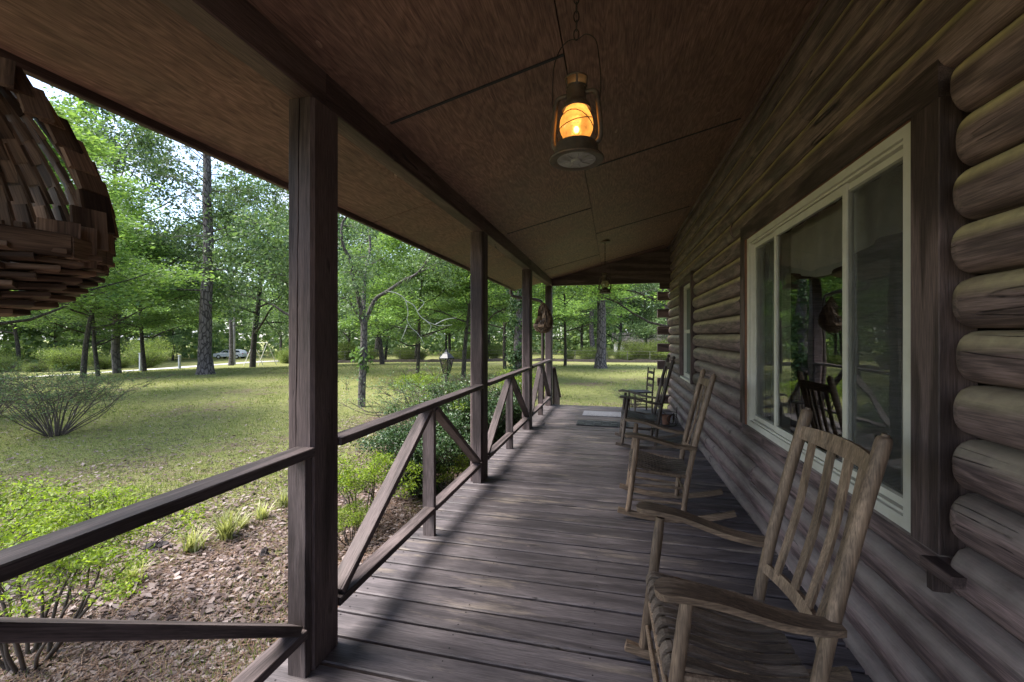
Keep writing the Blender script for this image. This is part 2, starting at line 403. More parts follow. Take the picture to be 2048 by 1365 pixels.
# ================================================================== the setting
def groundmat():
    m, nt, ns, ls, bs = new_mat('lawn_and_litter')
    tcn = ns.new('ShaderNodeTexCoord'); P = tcn.outputs['Object']
    sx = ns.new('ShaderNodeSeparateXYZ'); ls.new(P, sx.inputs[0])
    na = nd(ns, 'TexNoise', Scale=0.35, Detail=5.0, Roughness=0.6); ls.new(P, na.inputs['Vector'])
    nb = nd(ns, 'TexNoise', Scale=3.0, Detail=6.0, Roughness=0.7); ls.new(P, nb.inputs['Vector'])
    nc = nd(ns, 'TexNoise', Scale=38.0, Detail=4.0, Roughness=0.7); ls.new(P, nc.inputs['Vector'])
    ne = nd(ns, 'TexNoise', Scale=150.0, Detail=3.0, Roughness=0.7); ls.new(P, ne.inputs['Vector'])
    g = ramp(ns, (0.3, (0.120, 0.142, 0.045)), (0.5, (0.192, 0.202, 0.072)), (0.72, (0.255, 0.245, 0.105))); ls.new(nb.outputs['Fac'], g.inputs['Fac'])
    gm = ramp(ns, (0.3, 0.55), (0.7, 1.35)); ls.new(nc.outputs['Fac'], gm.inputs['Fac'])
    grass = mixc(ns, ls, 1.0, g.outputs['Color'], gm.outputs['Color'], 'MULTIPLY')
    l = ramp(ns, (0.3, (0.050, 0.031, 0.025)), (0.5, (0.145, 0.100, 0.083)), (0.7, (0.260, 0.200, 0.175))); ls.new(nc.outputs['Fac'], l.inputs['Fac'])
    # bare leaf litter lies close to the porch and in patches further out
    near = mathn(ns, ls, 'MULTIPLY', mathn(ns, ls, 'ADD', sx.outputs['X'], 4.3), 0.22)          # > 0 close to the deck
    rim = nd(ns, 'MapRange'); rim.inputs['From Min'].default_value, rim.inputs['From Max'].default_value = 14.0, 22.0
    rim.inputs['To Min'].default_value, rim.inputs['To Max'].default_value = 0.0, -0.06
    ln = ns.new('ShaderNodeVectorMath'); ln.operation = 'LENGTH'; ls.new(P, ln.inputs[0]); ls.new(ln.outputs['Value'], rim.inputs['Value'])
    nm = ns.new('ShaderNodeClamp'); nm.inputs['Min'].default_value, nm.inputs['Max'].default_value = -0.03, 0.10
    ls.new(near, nm.inputs['Value'])
    yfar = nd(ns, 'MapRange'); yfar.inputs['From Min'].default_value, yfar.inputs['From Max'].default_value = 8.0, 11.0
    yfar.inputs['To Min'].default_value, yfar.inputs['To Max'].default_value = 1.0, 0.0
    ls.new(sx.outputs['Y'], yfar.inputs['Value'])
    nm2 = mathn(ns, ls, 'MULTIPLY', nm.outputs[0], yfar.outputs[0])
    mixf = mathn(ns, ls, 'ADD', mathn(ns, ls, 'ADD', mathn(ns, ls, 'MULTIPLY', na.outputs['Fac'], 0.6), mathn(ns, ls, 'MULTIPLY', nb.outputs['Fac'], 0.4)),
                 mathn(ns, ls, 'ADD', nm2, rim.outputs[0]))
    mr = ramp(ns, (0.485, 0.0), (0.585, 1.0)); ls.new(mixf, mr.inputs['Fac'])
    c = mixc(ns, ls, mr.outputs['Color'], grass, l.outputs['Color'])
    ls.new(c, bs.inputs['Base Color'])
    bs.inputs['Roughness'].default_value = 0.95; bs.inputs['Specular IOR Level'].default_value = 0.1
    h = mathn(ns, ls, 'ADD', nc.outputs['Fac'], mathn(ns, ls, 'MULTIPLY', ne.outputs['Fac'], 0.5))
    b = nd(ns, 'Bump', Strength=0.8, Distance=0.03); ls.new(h, b.inputs['Height']); ls.new(b.outputs[0], bs.inputs['Normal'])
    return m
MAT['ground'] = groundmat()
m = MB()
rr = [0.0] + [1.5 * 1.125 ** i for i in range(50)]
NA = 96
vs = [(0, 0, ground_z(0, 0))]
for r_ in rr[1:]:
    for k in range(NA):
        a = 2 * math.pi * k / NA
        x, y = r_ * math.cos(a), r_ * math.sin(a)
        vs.append((x, y, ground_z(x, y)))
fs = [(0, 1 + k, 1 + (k + 1) % NA) for k in range(NA)]
for i in range(len(rr) - 2):
    o = 1 + i * NA
    fs += [(o + k, o + NA + k, o + NA + (k + 1) % NA, o + (k + 1) % NA) for k in range(NA)]
m.add(vs, fs)
tag(m.build('ground', MAT['ground'], None, True, None), 'lawn of short grass with patches of brown leaf litter', None, None, 'structure')

# pale gravel drive that runs across the far left of the lawn
MAT['drive'] = plain('gravel_drive', (0.42, 0.40, 0.40), rough=0.95, noise=0.3, scale=12)
pts = [on_ground(u, v)[0] for u, v in ((-260, 772), (60, 755), (200, 746), (330, 738), (420, 731), (520, 724), (640, 720))]
m = MB(); vs = []
for i, p in enumerate(pts):
    t = (pts[min(i + 1, len(pts) - 1)] - pts[max(i - 1, 0)]); n_ = Vector((-t.y, t.x, 0)).normalized() * 1.3
    for q in (p - n_, p + n_): vs.append((q.x, q.y, ground_z(q.x, q.y) + 0.03))
m.add(vs, [(2*i, 2*i+1, 2*i+3, 2*i+2) for i in range(len(pts) - 1)])
tag(m.build('driveway', MAT['drive']), 'pale gravel drive crossing the far lawn', None, None, 'structure')

# ================================================================== porch floor
DECK_Y0, DECK_Y1, PITCH = -1.5215, 8.95, 0.1665
XO, XI = -1.43, 1.135
deck = tag(empty('porch_deck'), 'weathered purple-brown plank floor of the porch', None, None, 'structure')
rng = random.Random(4)
y = 1.975 - 21 * PITCH
i = 0
while y < DECK_Y1 - 0.02:
    w = min(PITCH, DECK_Y1 - y) - 0.018
    yc = y + PITCH / 2 if w > 0.15 else y + w / 2 + 0.0035
    dz = rng.uniform(-0.0015, 0.0015)
    if yc < 1.95 and yc > 0.2:
        board('deck_board', (XO + rng.uniform(-.006, .006), yc, -0.019 + dz), (0.803, yc, -0.019 + dz), w, 0.038, MAT['deck'], deck, ch=0.005)
        board('deck_board', (0.808, yc - 0.02, -0.0185 + dz), (XI, yc - 0.02, -0.0185 + dz), w, 0.038, MAT['deck'], deck, ch=0.006)
    else:
        board('deck_board', (XO + rng.uniform(-.006, .006), yc, -0.019 + dz), (XI, yc, -0.019 + dz), w, 0.038, MAT['deck'], deck, ch=0.006)
    y += PITCH; i += 1
q = MB(); rngn = random.Random(9)
for k in range(63):
    yb = 1.975 - 21 * PITCH + k * PITCH
    for x in (-1.385, -0.75, -0.1, 0.55, 1.05):
        for dy in (0.035, 0.128):
            cx_, cy_ = x + rngn.uniform(-.012, .012), yb + dy + rngn.uniform(-.006, .006)
            if cy_ > 8.9: continue
            q.add([(cx_ + .0042 * math.cos(a), cy_ + .0042 * math.sin(a), 0.0022) for a in [k2 * math.pi / 3 for k2 in range(6)]], [(0, 1, 2, 3, 4, 5)])
no = q.build('nail_head', plain('nail', (0.02, 0.017, 0.016), rough=0.5, metal=0.6, noise=0.2), deck); no['kind'] = 'stuff'
for x in (-1.40, -0.75, -0.1, 0.55, 1.08):
    board('joist', (x, DECK_Y0, -0.135), (x, DECK_Y1 - 0.02, -0.135), 0.04, 0.18, MAT['post'], deck)
board('rim_joist', (XO + 0.01, DECK_Y1 - 0.045, -0.14), (XI, DECK_Y1 - 0.045, -0.14), 0.04, 0.19, MAT['post'], deck)
for y in (-1.2, 1.7, 4.1, 6.5, 8.8):
    for x in (-1.36, 1.0):
        board('pier', (x, y, -0.75), (x, y, -0.23), 0.14, 0.14, MAT['post'], deck, side=(0, 1, 0))

# steps down at the far end of the porch
st = thing('porch_steps', 'wooden steps going down from the far end of the porch', 'steps', (0, 9.3, -0.66))
for k in range(3):
    for j in (0, 1):
        yy = 8.99 + k * 0.29 + j * 0.14
        board('tread', (-1.2, yy + 0.07, -0.19 - k * 0.17), (0.75, yy + 0.07, -0.19 - k * 0.17), 0.135, 0.038, MAT['deck'], st)
for x in (-1.15, -0.2, 0.7):
    q = MB().prism([(x - .02, 8.96, -0.21), (x - .02, 9.84, -0.56), (x - .02, 9.84, -0.70), (x - .02, 8.96, -0.50)], (x - .02, 0, 0), (x + .02, 0, 0))
    q.build('stringer', MAT['post'], st)

# ================================================================== posts and railings
SOFF = 0.243
def ceil_z(x): return 2.64 + SOFF * (x + 1.24)
POST_Y = [-0.86, 1.58, 4.02, 6.47, 8.762]
PX0, PX1 = -1.396, -1.262
def split_shaft(parent, x, y):
    """shaft whose front face has opened in a long drying split"""
    rng = random.Random(3); a, b, c = 0.067, 0.0925, 0.014
    vs, N = [], 26; xo = -0.028
    for k in range(N + 1):
        z = -1.241 + 2.482 * k / N
        f = k / N; xo += rng.uniform(-0.003, 0.003) + 0.0006
        w = (0.0026 + rng.uniform(-0.0008, 0.0008)) * (1 if f > 0.42 else 0.25 if f > 0.36 else 0.02)
        d = 0.03 if f > 0.36 else 0.001
        sec = [(xo - w, -b), (xo, -b + d), (xo + w, -b), (a - c, -b), (a, -b + c), (a, b - c), (a - c, b), (-a + c, b), (-a, b - c), (-a, -b + c), (-a + c, -b)]
        vs += [(z, px, py) for px, py in sec]
    n = 11
    fs = [(k*n + j, k*n + (j+1) % n, (k+1)*n + (j+1) % n, (k+1)*n + j) for k in range(N) for j in range(n)]
    fs += [tuple(range(n))[::-1], tuple(N*n + j for j in range(n))]
    me = MB().add(vs, fs).mesh('shaft', MAT['post'])
    mw = Matrix(((0, 1, 0), (0, 0, 1), (1, 0, 0))).to_4x4(); mw.translation = (x, y, 1.243)
    link('shaft', me, parent, mw)
plabels = {1: 'thick dark porch post nearest the camera with a long split down its face', 2: 'second dark porch post, behind the first railing panel seen whole',
           3: 'third dark porch post, just before the small hanging basket', 4: 'last dark porch post at the top of the far steps', 0: 'dark porch post beside the camera'}
for i, y in enumerate(POST_Y):
    if i == 0: continue
    p = thing('porch_post', plabels[i], 'post', (-1.33, y + 0.09, 0), 'posts along the porch edge')
    if i == 1: split_shaft(p, -1.329, y + 0.0925)
    else: board('shaft', (-1.329, y + 0.0925, 0.002), (-1.329, y + 0.0925, 2.484), 0.134, 0.185, MAT['post'], p, side=(0, 1, 0), ch=0.014)
    board('stud', (-1.312, y - 0.020, 0.001), (-1.312, y - 0.020, 0.928), 0.089, 0.038, MAT['rail'], p, side=(0, 1, 0), ch=0.003)

rlabels = ['railing panel at the lower left, its brace running out of the picture', 'railing panel with crossed braces between the nearest and second post',
           'railing panel between the second and third post', 'farthest railing panel beside the small hanging basket']
RX, RW = -1.297, 0.094
for i in range(4):
    y0 = POST_Y[i] + 0.186; y1 = POST_Y[i + 1] - 0.0005
    ys = y1 - 0.040
    r_ = thing('porch_railing', rlabels[i], 'railing', (RX, (y0 + y1) / 2, 0), 'railing panels between the posts')
    board('handrail', (RX, y0, 0.949), (RX, y1, 0.949), RW, 0.038, MAT['rail'], r_, ch=0.004, wob=0.0015, seed=i)
    ym = (y0 + ys) / 2
    board('mid_stud', (RX - .012, ym, 0.001), (RX - .012, ym, 0.929), 0.089, 0.038, MAT['rail'], r_, side=(0, 1, 0), ch=0.003)
    board('bottom_rail', (RX, y0, 0.191), (RX, ym - 0.0195, 0.191), 0.084, 0.038, MAT['rail'], r_, ch=0.003)
    board('bottom_rail', (RX, ym + 0.0195, 0.191), (RX, ys, 0.191), 0.084, 0.038, MAT['rail'], r_, ch=0.003)
    for ya, yb in ((y0 + 0.03, ym - 0.04), (ys - 0.03, ym + 0.04)):
        board('brace', (RX - .004, ya, 0.222), (RX - .004, yb, 0.922), 0.082, 0.038, MAT['rail'], r_, side=(0, -0.7, 0.5), ch=0.003)

sr = thing('stair_railing', 'small slatted stair railing going down beyond the last porch post', 'railing', (-1.25, 9.4, -0.6))
board('handrail', (-1.25, 8.96, 0.78), (-1.25, 9.95, 0.02), 0.089, 0.038, MAT['rail'], sr, side=(0, 0.6, 0.8))
for k in range(7):
    f = k / 6; y = 9.01 + 0.90 * f
    top = 0.78 - (y - 8.96) * 0.768 - 0.028
    board('baluster', (-1.25, y, -0.12 - 0.50 * f), (-1.25, y, top), 0.038, 0.038, MAT['rail'], sr, side=(0, 1, 0), ch=0.003)

# ================================================================== porch roof
roof = thing('porch_roof', 'dark stained plywood porch ceiling and eave carried on a long beam', 'roof', (0, 4, 2.64))
sl = Vector((1, 0, SOFF)).normalized(); up = Vector((-SOFF, 0, 1)).normalized()
def panel(x0, x1, y0, y1, name='ceiling_panel'):
    L = (x1 - x0) * math.hypot(1, SOFF) - 0.006; W = y1 - y0 - 0.008
    q = MB().box((-L/2, -W/2, 0), (L/2, W/2, 0.012))
    mw = Matrix((sl, Vector((0, 1, 0)), up)).transposed().to_4x4()
    xm = (x0 + x1) / 2
    mw.translation = (xm, (y0 + y1) / 2, ceil_z(xm))
    link(name, q.mesh(name, MAT['ceil']), roof, mw)
RY0, RY1 = -1.9, 8.955
for xs, ysm in (((-2.06, -1.467), [RY0, 0.9, 3.34, 5.8, 8.25, RY1]), ((-1.467, -0.247), [RY0, -0.3, 2.163, 4.83, 7.62, RY1]),
                ((-0.247, 0.973), [RY0, 1.27, 3.71, 6.07, 8.5, RY1]), ((0.973, 1.30), [RY0, 2.1, 4.5, 7.0, RY1])):
    for a, b in zip(ysm[:-1], ysm[1:]): panel(xs[0], xs[1], a, b)
# battens that lie loosely in the cross joints
for xs, ys_ in (((-1.22, -0.25), (2.163, 4.83, 7.62)), ((-0.245, 0.98), (3.71, 6.07, 8.5))):
    for y in ys_:
        board('seam_strip', (xs[0], y, ceil_z(xs[0]) - 0.002), (xs[1], y, ceil_z(xs[1]) - 0.002), 0.020, 0.006, MAT['mat_dark'], roof, side=up)
rngp = random.Random(15)
MAT['plug'] = wood('plywood_plug', (0.24, 0.165, 0.125), (0.36, 0.26, 0.20), axis=1, grain=3)
for k in range(26):
    px, py = rngp.uniform(-1.9, 0.9), rngp.uniform(0.9, 8.2)
    if -1.42 < px < -1.2: continue
    l_, w_ = rngp.uniform(.022, .040), rngp.uniform(.007, .012); a_ = rngp.uniform(-.5, .5)
    ov = [(w_ * math.cos(t_) * math.cos(a_) - l_ * math.sin(t_) * math.sin(a_), w_ * math.cos(t_) * math.sin(a_) + l_ * math.sin(t_) * math.cos(a_)) for t_ in [2*math.pi*j/14 for j in range(14)]]
    MB().prism([(px + ox, py + oy, ceil_z(px + ox) - .0008) for ox, oy in ov], (0, 0, 0), (0, 0, .002)).build('wood_plug', MAT['plug'], roof)
q = MB().prism([(-2.09, RY0, ceil_z(-2.09) + 0.020), (5.2, RY0, ceil_z(5.2) + 0.020), (5.2, RY0, ceil_z(5.2) + 0.16), (-2.14, RY0, ceil_z(-2.14) + 0.16)], (0, RY0, 0), (0, RY1 + 0.06, 0))
q.build('roof_deck', MAT['shingle'], roof)
board('fascia', (-2.078, RY0, ceil_z(-2.08) + 0.045), (-2.078, RY1, ceil_z(-2.08) + 0.045), 0.028, 0.15, MAT['beam'], roof)
q = MB().prism([(-2.095, RY0, 2.47), (-2.19, RY0, 2.49), (-2.20, RY0, 2.565), (-2.215, RY0, 2.565), (-2.205, RY0, 2.47), (-2.18, RY0, 2.445), (-2.095, RY0, 2.445)], (0, RY0, 0), (0, RY1, 0))
q.build('gutter', MAT['gutter'], roof)
dsp = [(-2.14, 8.80, 2.45), (-2.14, 8.80, 2.36), (-2.10, 8.83, 2.30), (-1.98, 8.87, 2.27), (-1.62, 8.90, 2.22), (-1.50, 8.90, 2.18), (-1.47, 8.90, 2.08), (-1.47, 8.90, 1.4), (-1.47, 8.90, -0.5)]
MB().tube(dsp, 0.034, 10).build('downspout', MAT['gutter'], roof, True)
ends = [RY0, 1.67, 4.11, 6.56, RY1]
for a, b in zip(ends[:-1], ends[1:]):
    board('beam', (-1.317, a + 0.0015, 2.575), (-1.317, b - 0.0015, 2.575), 0.11, 0.178, MAT['beam'], roof, ch=0.006)
board('header_beam', (-1.262, 8.90, 2.585), (1.10, 8.90, 2.585), 0.10, 0.17, MAT['beam'], roof)
q = MB().prism([(-1.26, 8.86, 2.672), (1.11, 8.86, 2.672), (1.11, 8.86, ceil_z(1.11) - 0.002), (-1.26, 8.86, ceil_z(-1.26) - 0.002)], (0, 8.86, 0), (0, 8.93, 0))
q.build('gable_board', MAT['beam'], roof)
board('header_block', (0.88, 8.90, 2.44), (1.11, 8.90, 2.44), 0.09, 0.118, MAT['beam'], roof)
board('wall_trim', (1.045, RY0, ceil_z(1.045) - 0.022), (1.045, 8.855, ceil_z(1.045) - 0.022), 0.03, 0.035, MAT['beam'], roof)

# ================================================================== log house
house = thing('log_house', 'dark stained log wall of the house with a wide white window', 'house', (2, 4, -0.66))
LP, XV, BULGE = 0.1755, 1.132, 0.066
_logs = {}
def log_mesh(L, r0, r1, seed):
    rng = random.Random(seed)
    NT = 12; fat = rng.uniform(0.88, 1.12)
    xs = [0.0, 0.008, 0.02, 0.04, 0.07] if r0 else [0.0]
    n = max(2, int(L / 0.28))
    xs += [xs[-1] + (L - xs[-1] - (0.07 if r1 else 0)) * (k + 1) / n for k in range(n)]
    if r1: xs += [L - 0.04, L - 0.02, L - 0.008, L]
    vs = []
    for x in xs:
        e = 1.0
        if r0 and x < 0.07: e = min(e, math.sqrt(max(0, 1 - (1 - x / 0.07) ** 2)))
        if r1 and L - x < 0.07: e = min(e, math.sqrt(max(0, 1 - (1 - (L - x) / 0.07) ** 2)))
        wv = fat + rng.uniform(-0.05, 0.05); dz = rng.uniform(-0.0025, 0.0025)
        for k in range(NT + 1):
            t = -1 + 2 * k / NT
            yv = BULGE * (1 - abs(t) ** 2.5) ** 0.58 * wv * (0.30 + 0.70 * e)
            zs = 0.90 + 0.10 * e
            vs.append((x - L / 2, yv, t * (LP / 2 - 0.0035) * zs + dz * (1 - abs(t))))
        vs.append((x - L / 2, -0.17, LP / 2 - 0.002)); vs.append((x - L / 2, -0.17, -LP / 2 + 0.002))
    w = NT + 3
    fs = [(i*w + k, i*w + (k+1) % w, (i+1)*w + (k+1) % w, (i+1)*w + k) for i in range(len(xs) - 1) for k in range(w)]
    fs = [f[::-1] for f in fs]
    fs += [tuple(range(w)), tuple((len(xs)-1)*w + k for k in range(w))[::-1]]
    return MB().add(vs, fs).mesh('log', MAT['log'], True, 50)
LOGM = Matrix(((0, -1, 0), (1, 0, 0), (0, 0, 1))).to_4x4()      # local x -> world Y, local y -> world -X
WIN1 = (1.735, 4.09, 0.592, 2.40)
WIN2 = (6.375, 7.535, 0.76, 2.36)
YC = 9.16                                                        # far corner of the house
rngl = random.Random(11)
for k in range(-9, 11):
    z0 = 1.47 + k * LP; zc = z0 + LP / 2
    cuts = []
    if z0 >= WIN1[2] - 0.01 and zc < 2.40: cuts.append((WIN1[0] - 0.028, WIN1[1] + 0.004))
    if z0 >= WIN2[2] - 0.01 and zc < 2.36: cuts.append((WIN2[0] - 0.004, WIN2[1] + 0.004))
    segs, a = [], -1.85
    for c0, c1 in cuts: segs.append((a, c0, len(segs) > 0, True)); a = c1
    segs.append((a, YC + (0.10 if k % 2 else 0.0), len(segs) > 0, True))
    out = []
    for a, b, ra, rb in segs:
        if b - a > 4.5 and (k % 3 != 0):
            j = a + (b - a) * rngl.uniform(0.3, 0.7)
            out += [(a, j - 0.001, ra, False), (j + 0.001, b, False, rb)]
        else: out.append((a, b, ra, rb))
    for a, b, ra, rb in out:
        mw = LOGM.copy(); mw.translation = (XV + rngl.uniform(-0.007, 0.005), (a + b) / 2, zc)
        link('log', log_mesh(b - a, ra, rb, rngl.random()), house, mw)
    if k % 2 == 0 and z0 > -0.2 and zc < 2.45:
        board('log_end', (0.865, YC + 0.02, zc), (1.30, YC + 0.02, zc), 0.14, LP - 0.006, MAT['trim'], house, ch=0.006)
# rear of the wall, the unlit room behind the windows
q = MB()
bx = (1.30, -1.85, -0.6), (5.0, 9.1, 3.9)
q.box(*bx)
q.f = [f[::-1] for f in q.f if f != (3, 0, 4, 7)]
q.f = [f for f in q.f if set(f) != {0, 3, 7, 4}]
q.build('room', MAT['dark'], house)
MB().box((5.05, -1.85, -0.66), (5.15, 9.1, 3.95)).build('far_wall', MAT['log'], house)
MB().box((1.135, 8.98, -0.66), (5.15, 9.10, 4.1)).build('end_wall', MAT['log'], house)

def glassmat():
    m, nt, ns, ls, bs = new_mat('window_glass')
    fr = nd(ns, 'Fresnel', IOR=3.5)
    tr = ns.new('ShaderNodeBsdfTransparent'); tr.inputs['Color'].default_value = (0.95, 0.97, 0.95, 1)
    gl = ns.new('ShaderNodeBsdfGlossy'); gl.inputs['Roughness'].default_value = 0.015
    gl.inputs['Color'].default_value = (0.95, 0.97, 0.96, 1)
    tcn = ns.new('ShaderNodeTexCoord')
    nz = nd(ns, 'TexNoise', Scale=1.6, Detail=2.0); ls.new(tcn.outputs['Object'], nz.inputs['Vector'])
    bp = nd(ns, 'Bump', Strength=0.10, Distance=0.02); ls.new(nz.outputs['Fac'], bp.inputs['Height']); ls.new(bp.outputs[0], gl.inputs['Normal'])
    mx = ns.new('ShaderNodeMixShader'); ls.new(fr.outputs[0], mx.inputs[0]); ls.new(tr.outputs[0], mx.inputs[1]); ls.new(gl.outputs[0], mx.inputs[2])
    ls.new(mx.outputs[0], ns['Material Output'].inputs['Surface'])
    return m
MAT['glass'] = glassmat()
def screenmat():
    m, nt, ns, ls, bs = new_mat('insect_screen')
    tr = ns.new('ShaderNodeBsdfTransparent'); bs.inputs['Base Color'].default_value = (0.10, 0.10, 0.095, 1); bs.inputs['Roughness'].default_value = 0.7
    tcn = ns.new('ShaderNodeTexCoord')
    nz = nd(ns, 'TexNoise', Scale=7.0, Detail=4.0); ls.new(tcn.outputs['Object'], nz.inputs['Vector'])
    r = ramp(ns, (0.3, 0.20), (0.7, 0.30)); ls.new(nz.outputs['Fac'], r.inputs['Fac'])
    mx = ns.new('ShaderNodeMixShader'); ls.new(r.outputs['Color'], mx.inputs[0]); ls.new(tr.outputs[0], mx.inputs[1]); ls.new(bs.outputs[0], mx.inputs[2])
    ls.new(mx.outputs[0], ns['Material Output'].inputs['Surface'])
    return m
MAT['screen'] = screenmat()

def rect_frame(y0, y1, z0, z1, w, x0, x1, name, mat, parent, wz=None):
    """four mitreless members round an opening, butted end to end"""
    wz = wz or w
    q = MB()
    q.box((x0, y0, z0), (x1, y0 + w, z1)); q.box((x0, y1 - w, z0), (x1, y1, z1))
    q.box((x0, y0 + w, z0), (x1, y1 - w, z0 + wz)); q.box((x0, y0 + w, z1 - wz), (x1, y1 - w, z1))
    return q.build(name, mat, parent)
# --- wide window
w1 = empty('window', parent=house)
tag(w1, 'wide three-pane white window')
Y0, Y1, Z0, Z1 = 1.892, 3.94, 0.705, 2.262
fr = rect_frame(Y0, Y1, Z0, Z1, 0.062, 1.088, 1.20, 'frame', MAT['white'], w1, 0.045)
rect_frame(Y0 + 0.062, Y1 - 0.062, Z0 + 0.045, Z1 - 0.045, 0.012, 1.106, 1.20, 'frame_stop', MAT['white'], w1)
for a, b, xx, scr in ((1.968, 2.470, 1.128, True), (2.425, 3.405, 1.116, False), (3.362, 3.864, 1.128, True)):
    rect_frame(a, b, Z0 + 0.06, Z1 - 0.06, 0.040, xx, xx + 0.022, 'sash', MAT['white'], w1, 0.045)
    MB().add([(xx + .011, a + .04, Z0 + .105), (xx + .011, b - .04, Z0 + .105), (xx + .011, b - .04, Z1 - .105), (xx + .011, a + .04, Z1 - .105)], [(0, 3, 2, 1)]).build('pane', MAT['glass'], w1)
    if scr: MB().box((xx - 0.006, a + 0.03, Z0 + 0.095), (xx - 0.004, b - 0.03, Z1 - 0.095)).build('insect_screen', MAT['screen'], w1)
board('casing', (1.130, 1.818, 0.704), (1.130, 1.818, 2.262), 0.145, 0.11, MAT['trim'], w1, side=(1, 0, 0), ch=0.003)
board('casing', (1.122, 4.012, 0.704), (1.122, 4.012, 2.262), 0.13, 0.105, MAT['trim'], w1, side=(1, 0, 0), ch=0.003)
board('head_casing', (1.132, 1.746, 2.331), (1.132, 4.077, 2.331), 0.118, 0.134, MAT['trim'], w1, ch=0.003)
board('jamb', (1.128, 3.943, 0.706), (1.128, 3.943, 2.258), 0.0045, 0.11, MAT['red_reveal'], w1, side=(1, 0, 0), ch=0.0005)
board('jamb', (1.105, 1.90, 2.2605), (1.105, 3.94, 2.2605), 0.05, 0.003, MAT['red_reveal'], w1, ch=0.0005)
board('sill_log', (1.147, 1.70, 0.647), (1.147, 4.09, 0.647), 0.11, 0.108, MAT['log'], w1, ch=0.012)
board('sill_horn', (1.058, 1.600, 0.684), (1.058, 1.738, 0.684), 0.085, 0.036, MAT['trim'], w1, ch=0.003)
board('sill_block', (1.055, 1.715, 0.60), (1.055, 1.715, 0.664), 0.05, 0.03, MAT['trim'], w1, side=(0, 1, 0), ch=0.002)
# --- narrow double-hung window
w2 = empty('window', parent=house)
tag(w2, 'narrow two-part window with grey screens')
Y0, Y1, Z0, Z1 = 6.475, 7.435, 0.80, 2.25
rect_frame(Y0, Y1, Z0, Z1, 0.045, 1.112, 1.19, 'frame', MAT['white'], w2, 0.06)
MB().box((1.125, Y0 + 0.045, 1.49), (1.16, Y1 - 0.045, 1.545)).build('meeting_rail', MAT['white'], w2)
MAT['screen_grey'] = plain('screen_grey', (0.10, 0.115, 0.10), rough=0.7, noise=0.1, scale=5)
for a, b in ((Z0 + 0.06, 1.49), (1.545, Z1 - 0.06)):
    MB().box((1.150, Y0 + 0.045, a), (1.152, Y1 - 0.045, b)).build('insect_screen', MAT['screen_grey'], w2)
    MB().box((1.165, Y0 + 0.045, a), (1.169, Y1 - 0.045, b)).build('pane', MAT['glass'], w2)
for yy in (6.427, 7.483):
    board('casing', (1.105, yy, 0.768), (1.105, yy, 2.25), 0.092, 0.115, MAT['trim'], w2, side=(1, 0, 0), ch=0.003)
board('head_casing', (1.104, 6.38, 2.303), (1.104, 7.53, 2.303), 0.118, 0.103, MAT['trim'], w2, ch=0.003)
board('sill', (1.108, 6.474, 0.782), (1.108, 7.436, 0.782), 0.11, 0.032, MAT['white'], w2, ch=0.003)
# --- inside the wide window: valance and curtains
def drape(y0, y1, z0, z1, x, folds, amp, name, fl=0.0):
    q = MB(); n = folds * 8; vs = []
    for j in range(5):
        z = z0 + (z1 - z0) * j / 4
        for i in range(n + 1):
            t = i / n
            vs.append((x + amp * math.sin(t * folds * 2 * math.pi + 0.4 * j) * (1.2 - 0.15 * j), y0 + (y1 - y0) * t, z + fl * math.sin(t * math.pi * 3) * (1 if j == 0 else 0)))
    q.add(vs, [(j*(n+1)+i, j*(n+1)+i+1, (j+1)*(n+1)+i+1, (j+1)*(n+1)+i) for j in range(4) for i in range(n)])
    tag(q.build(name, MAT['curtain'], None, True, None), {'valance': 'pale cloth valance hanging inside the top of the wide window', 'curtain': 'long pale curtain hanging inside the far side of the wide window', 'window_blind': 'long pale curtain gathered inside the near side of the wide window'}[name], 'curtain')
drape(1.98, 3.86, 1.86, 2.20, 1.222, 9, 0.012, 'valance', 0.05)
drape(1.98, 2.25, 0.72, 2.20, 1.250, 4, 0.012, 'window_blind')
drape(3.50, 3.86, 0.72, 2.20, 1.250, 4, 0.012, 'curtain')
# ================================================================== rocking chairs
def qbez(pts, n):
    """smooth polyline through points (Catmull-Rom)"""
    P = [Vector(p) for p in pts]; P = [P[0] * 2 - P[1]] + P + [P[-1] * 2 - P[-2]]
    out = []
    for i in range(1, len(P) - 2):
        for k in range(n):
            t = k / n; a, b, c, d = P[i-1], P[i], P[i+1], P[i+2]
            out.append(0.5 * ((2*b) + (c - a)*t + (2*a - 5*b + 4*c - d)*t*t + (3*b - a - 3*c + d)*t**3))
    out.append(P[-2])
    return out
def strip(path, widths, t, side, up=None):
    """bent board along path: width along `side`, thickness along the normal"""
    m = MB(); path = [Vector(p) for p in path]; n = len(path); vs = []
    side = Vector(side)
    for i, p in enumerate(path):
        tg = (path[min(i+1, n-1)] - path[max(i-1, 0)]).normalized()
        nn = tg.cross(side).normalized()
        w = widths[i] if hasattr(widths, '__len__') else widths
        s_ = side * (w / 2); h = nn * (t / 2); c = min(0.003, t / 4)
        for sg, hg in ((-1, -1), (1, -1), (1, 1), (-1, 1)):
            vs.append(p + s_ * sg + h * hg)
    fs = [(i*4+k, i*4+(k+1) % 4, (i+1)*4+(k+1) % 4, (i+1)*4+k) for i in range(n-1) for k in range(4)]
    fs += [(3, 2, 1, 0), tuple((n-1)*4+k for k in range(4))]
    return m.add(vs, fs)
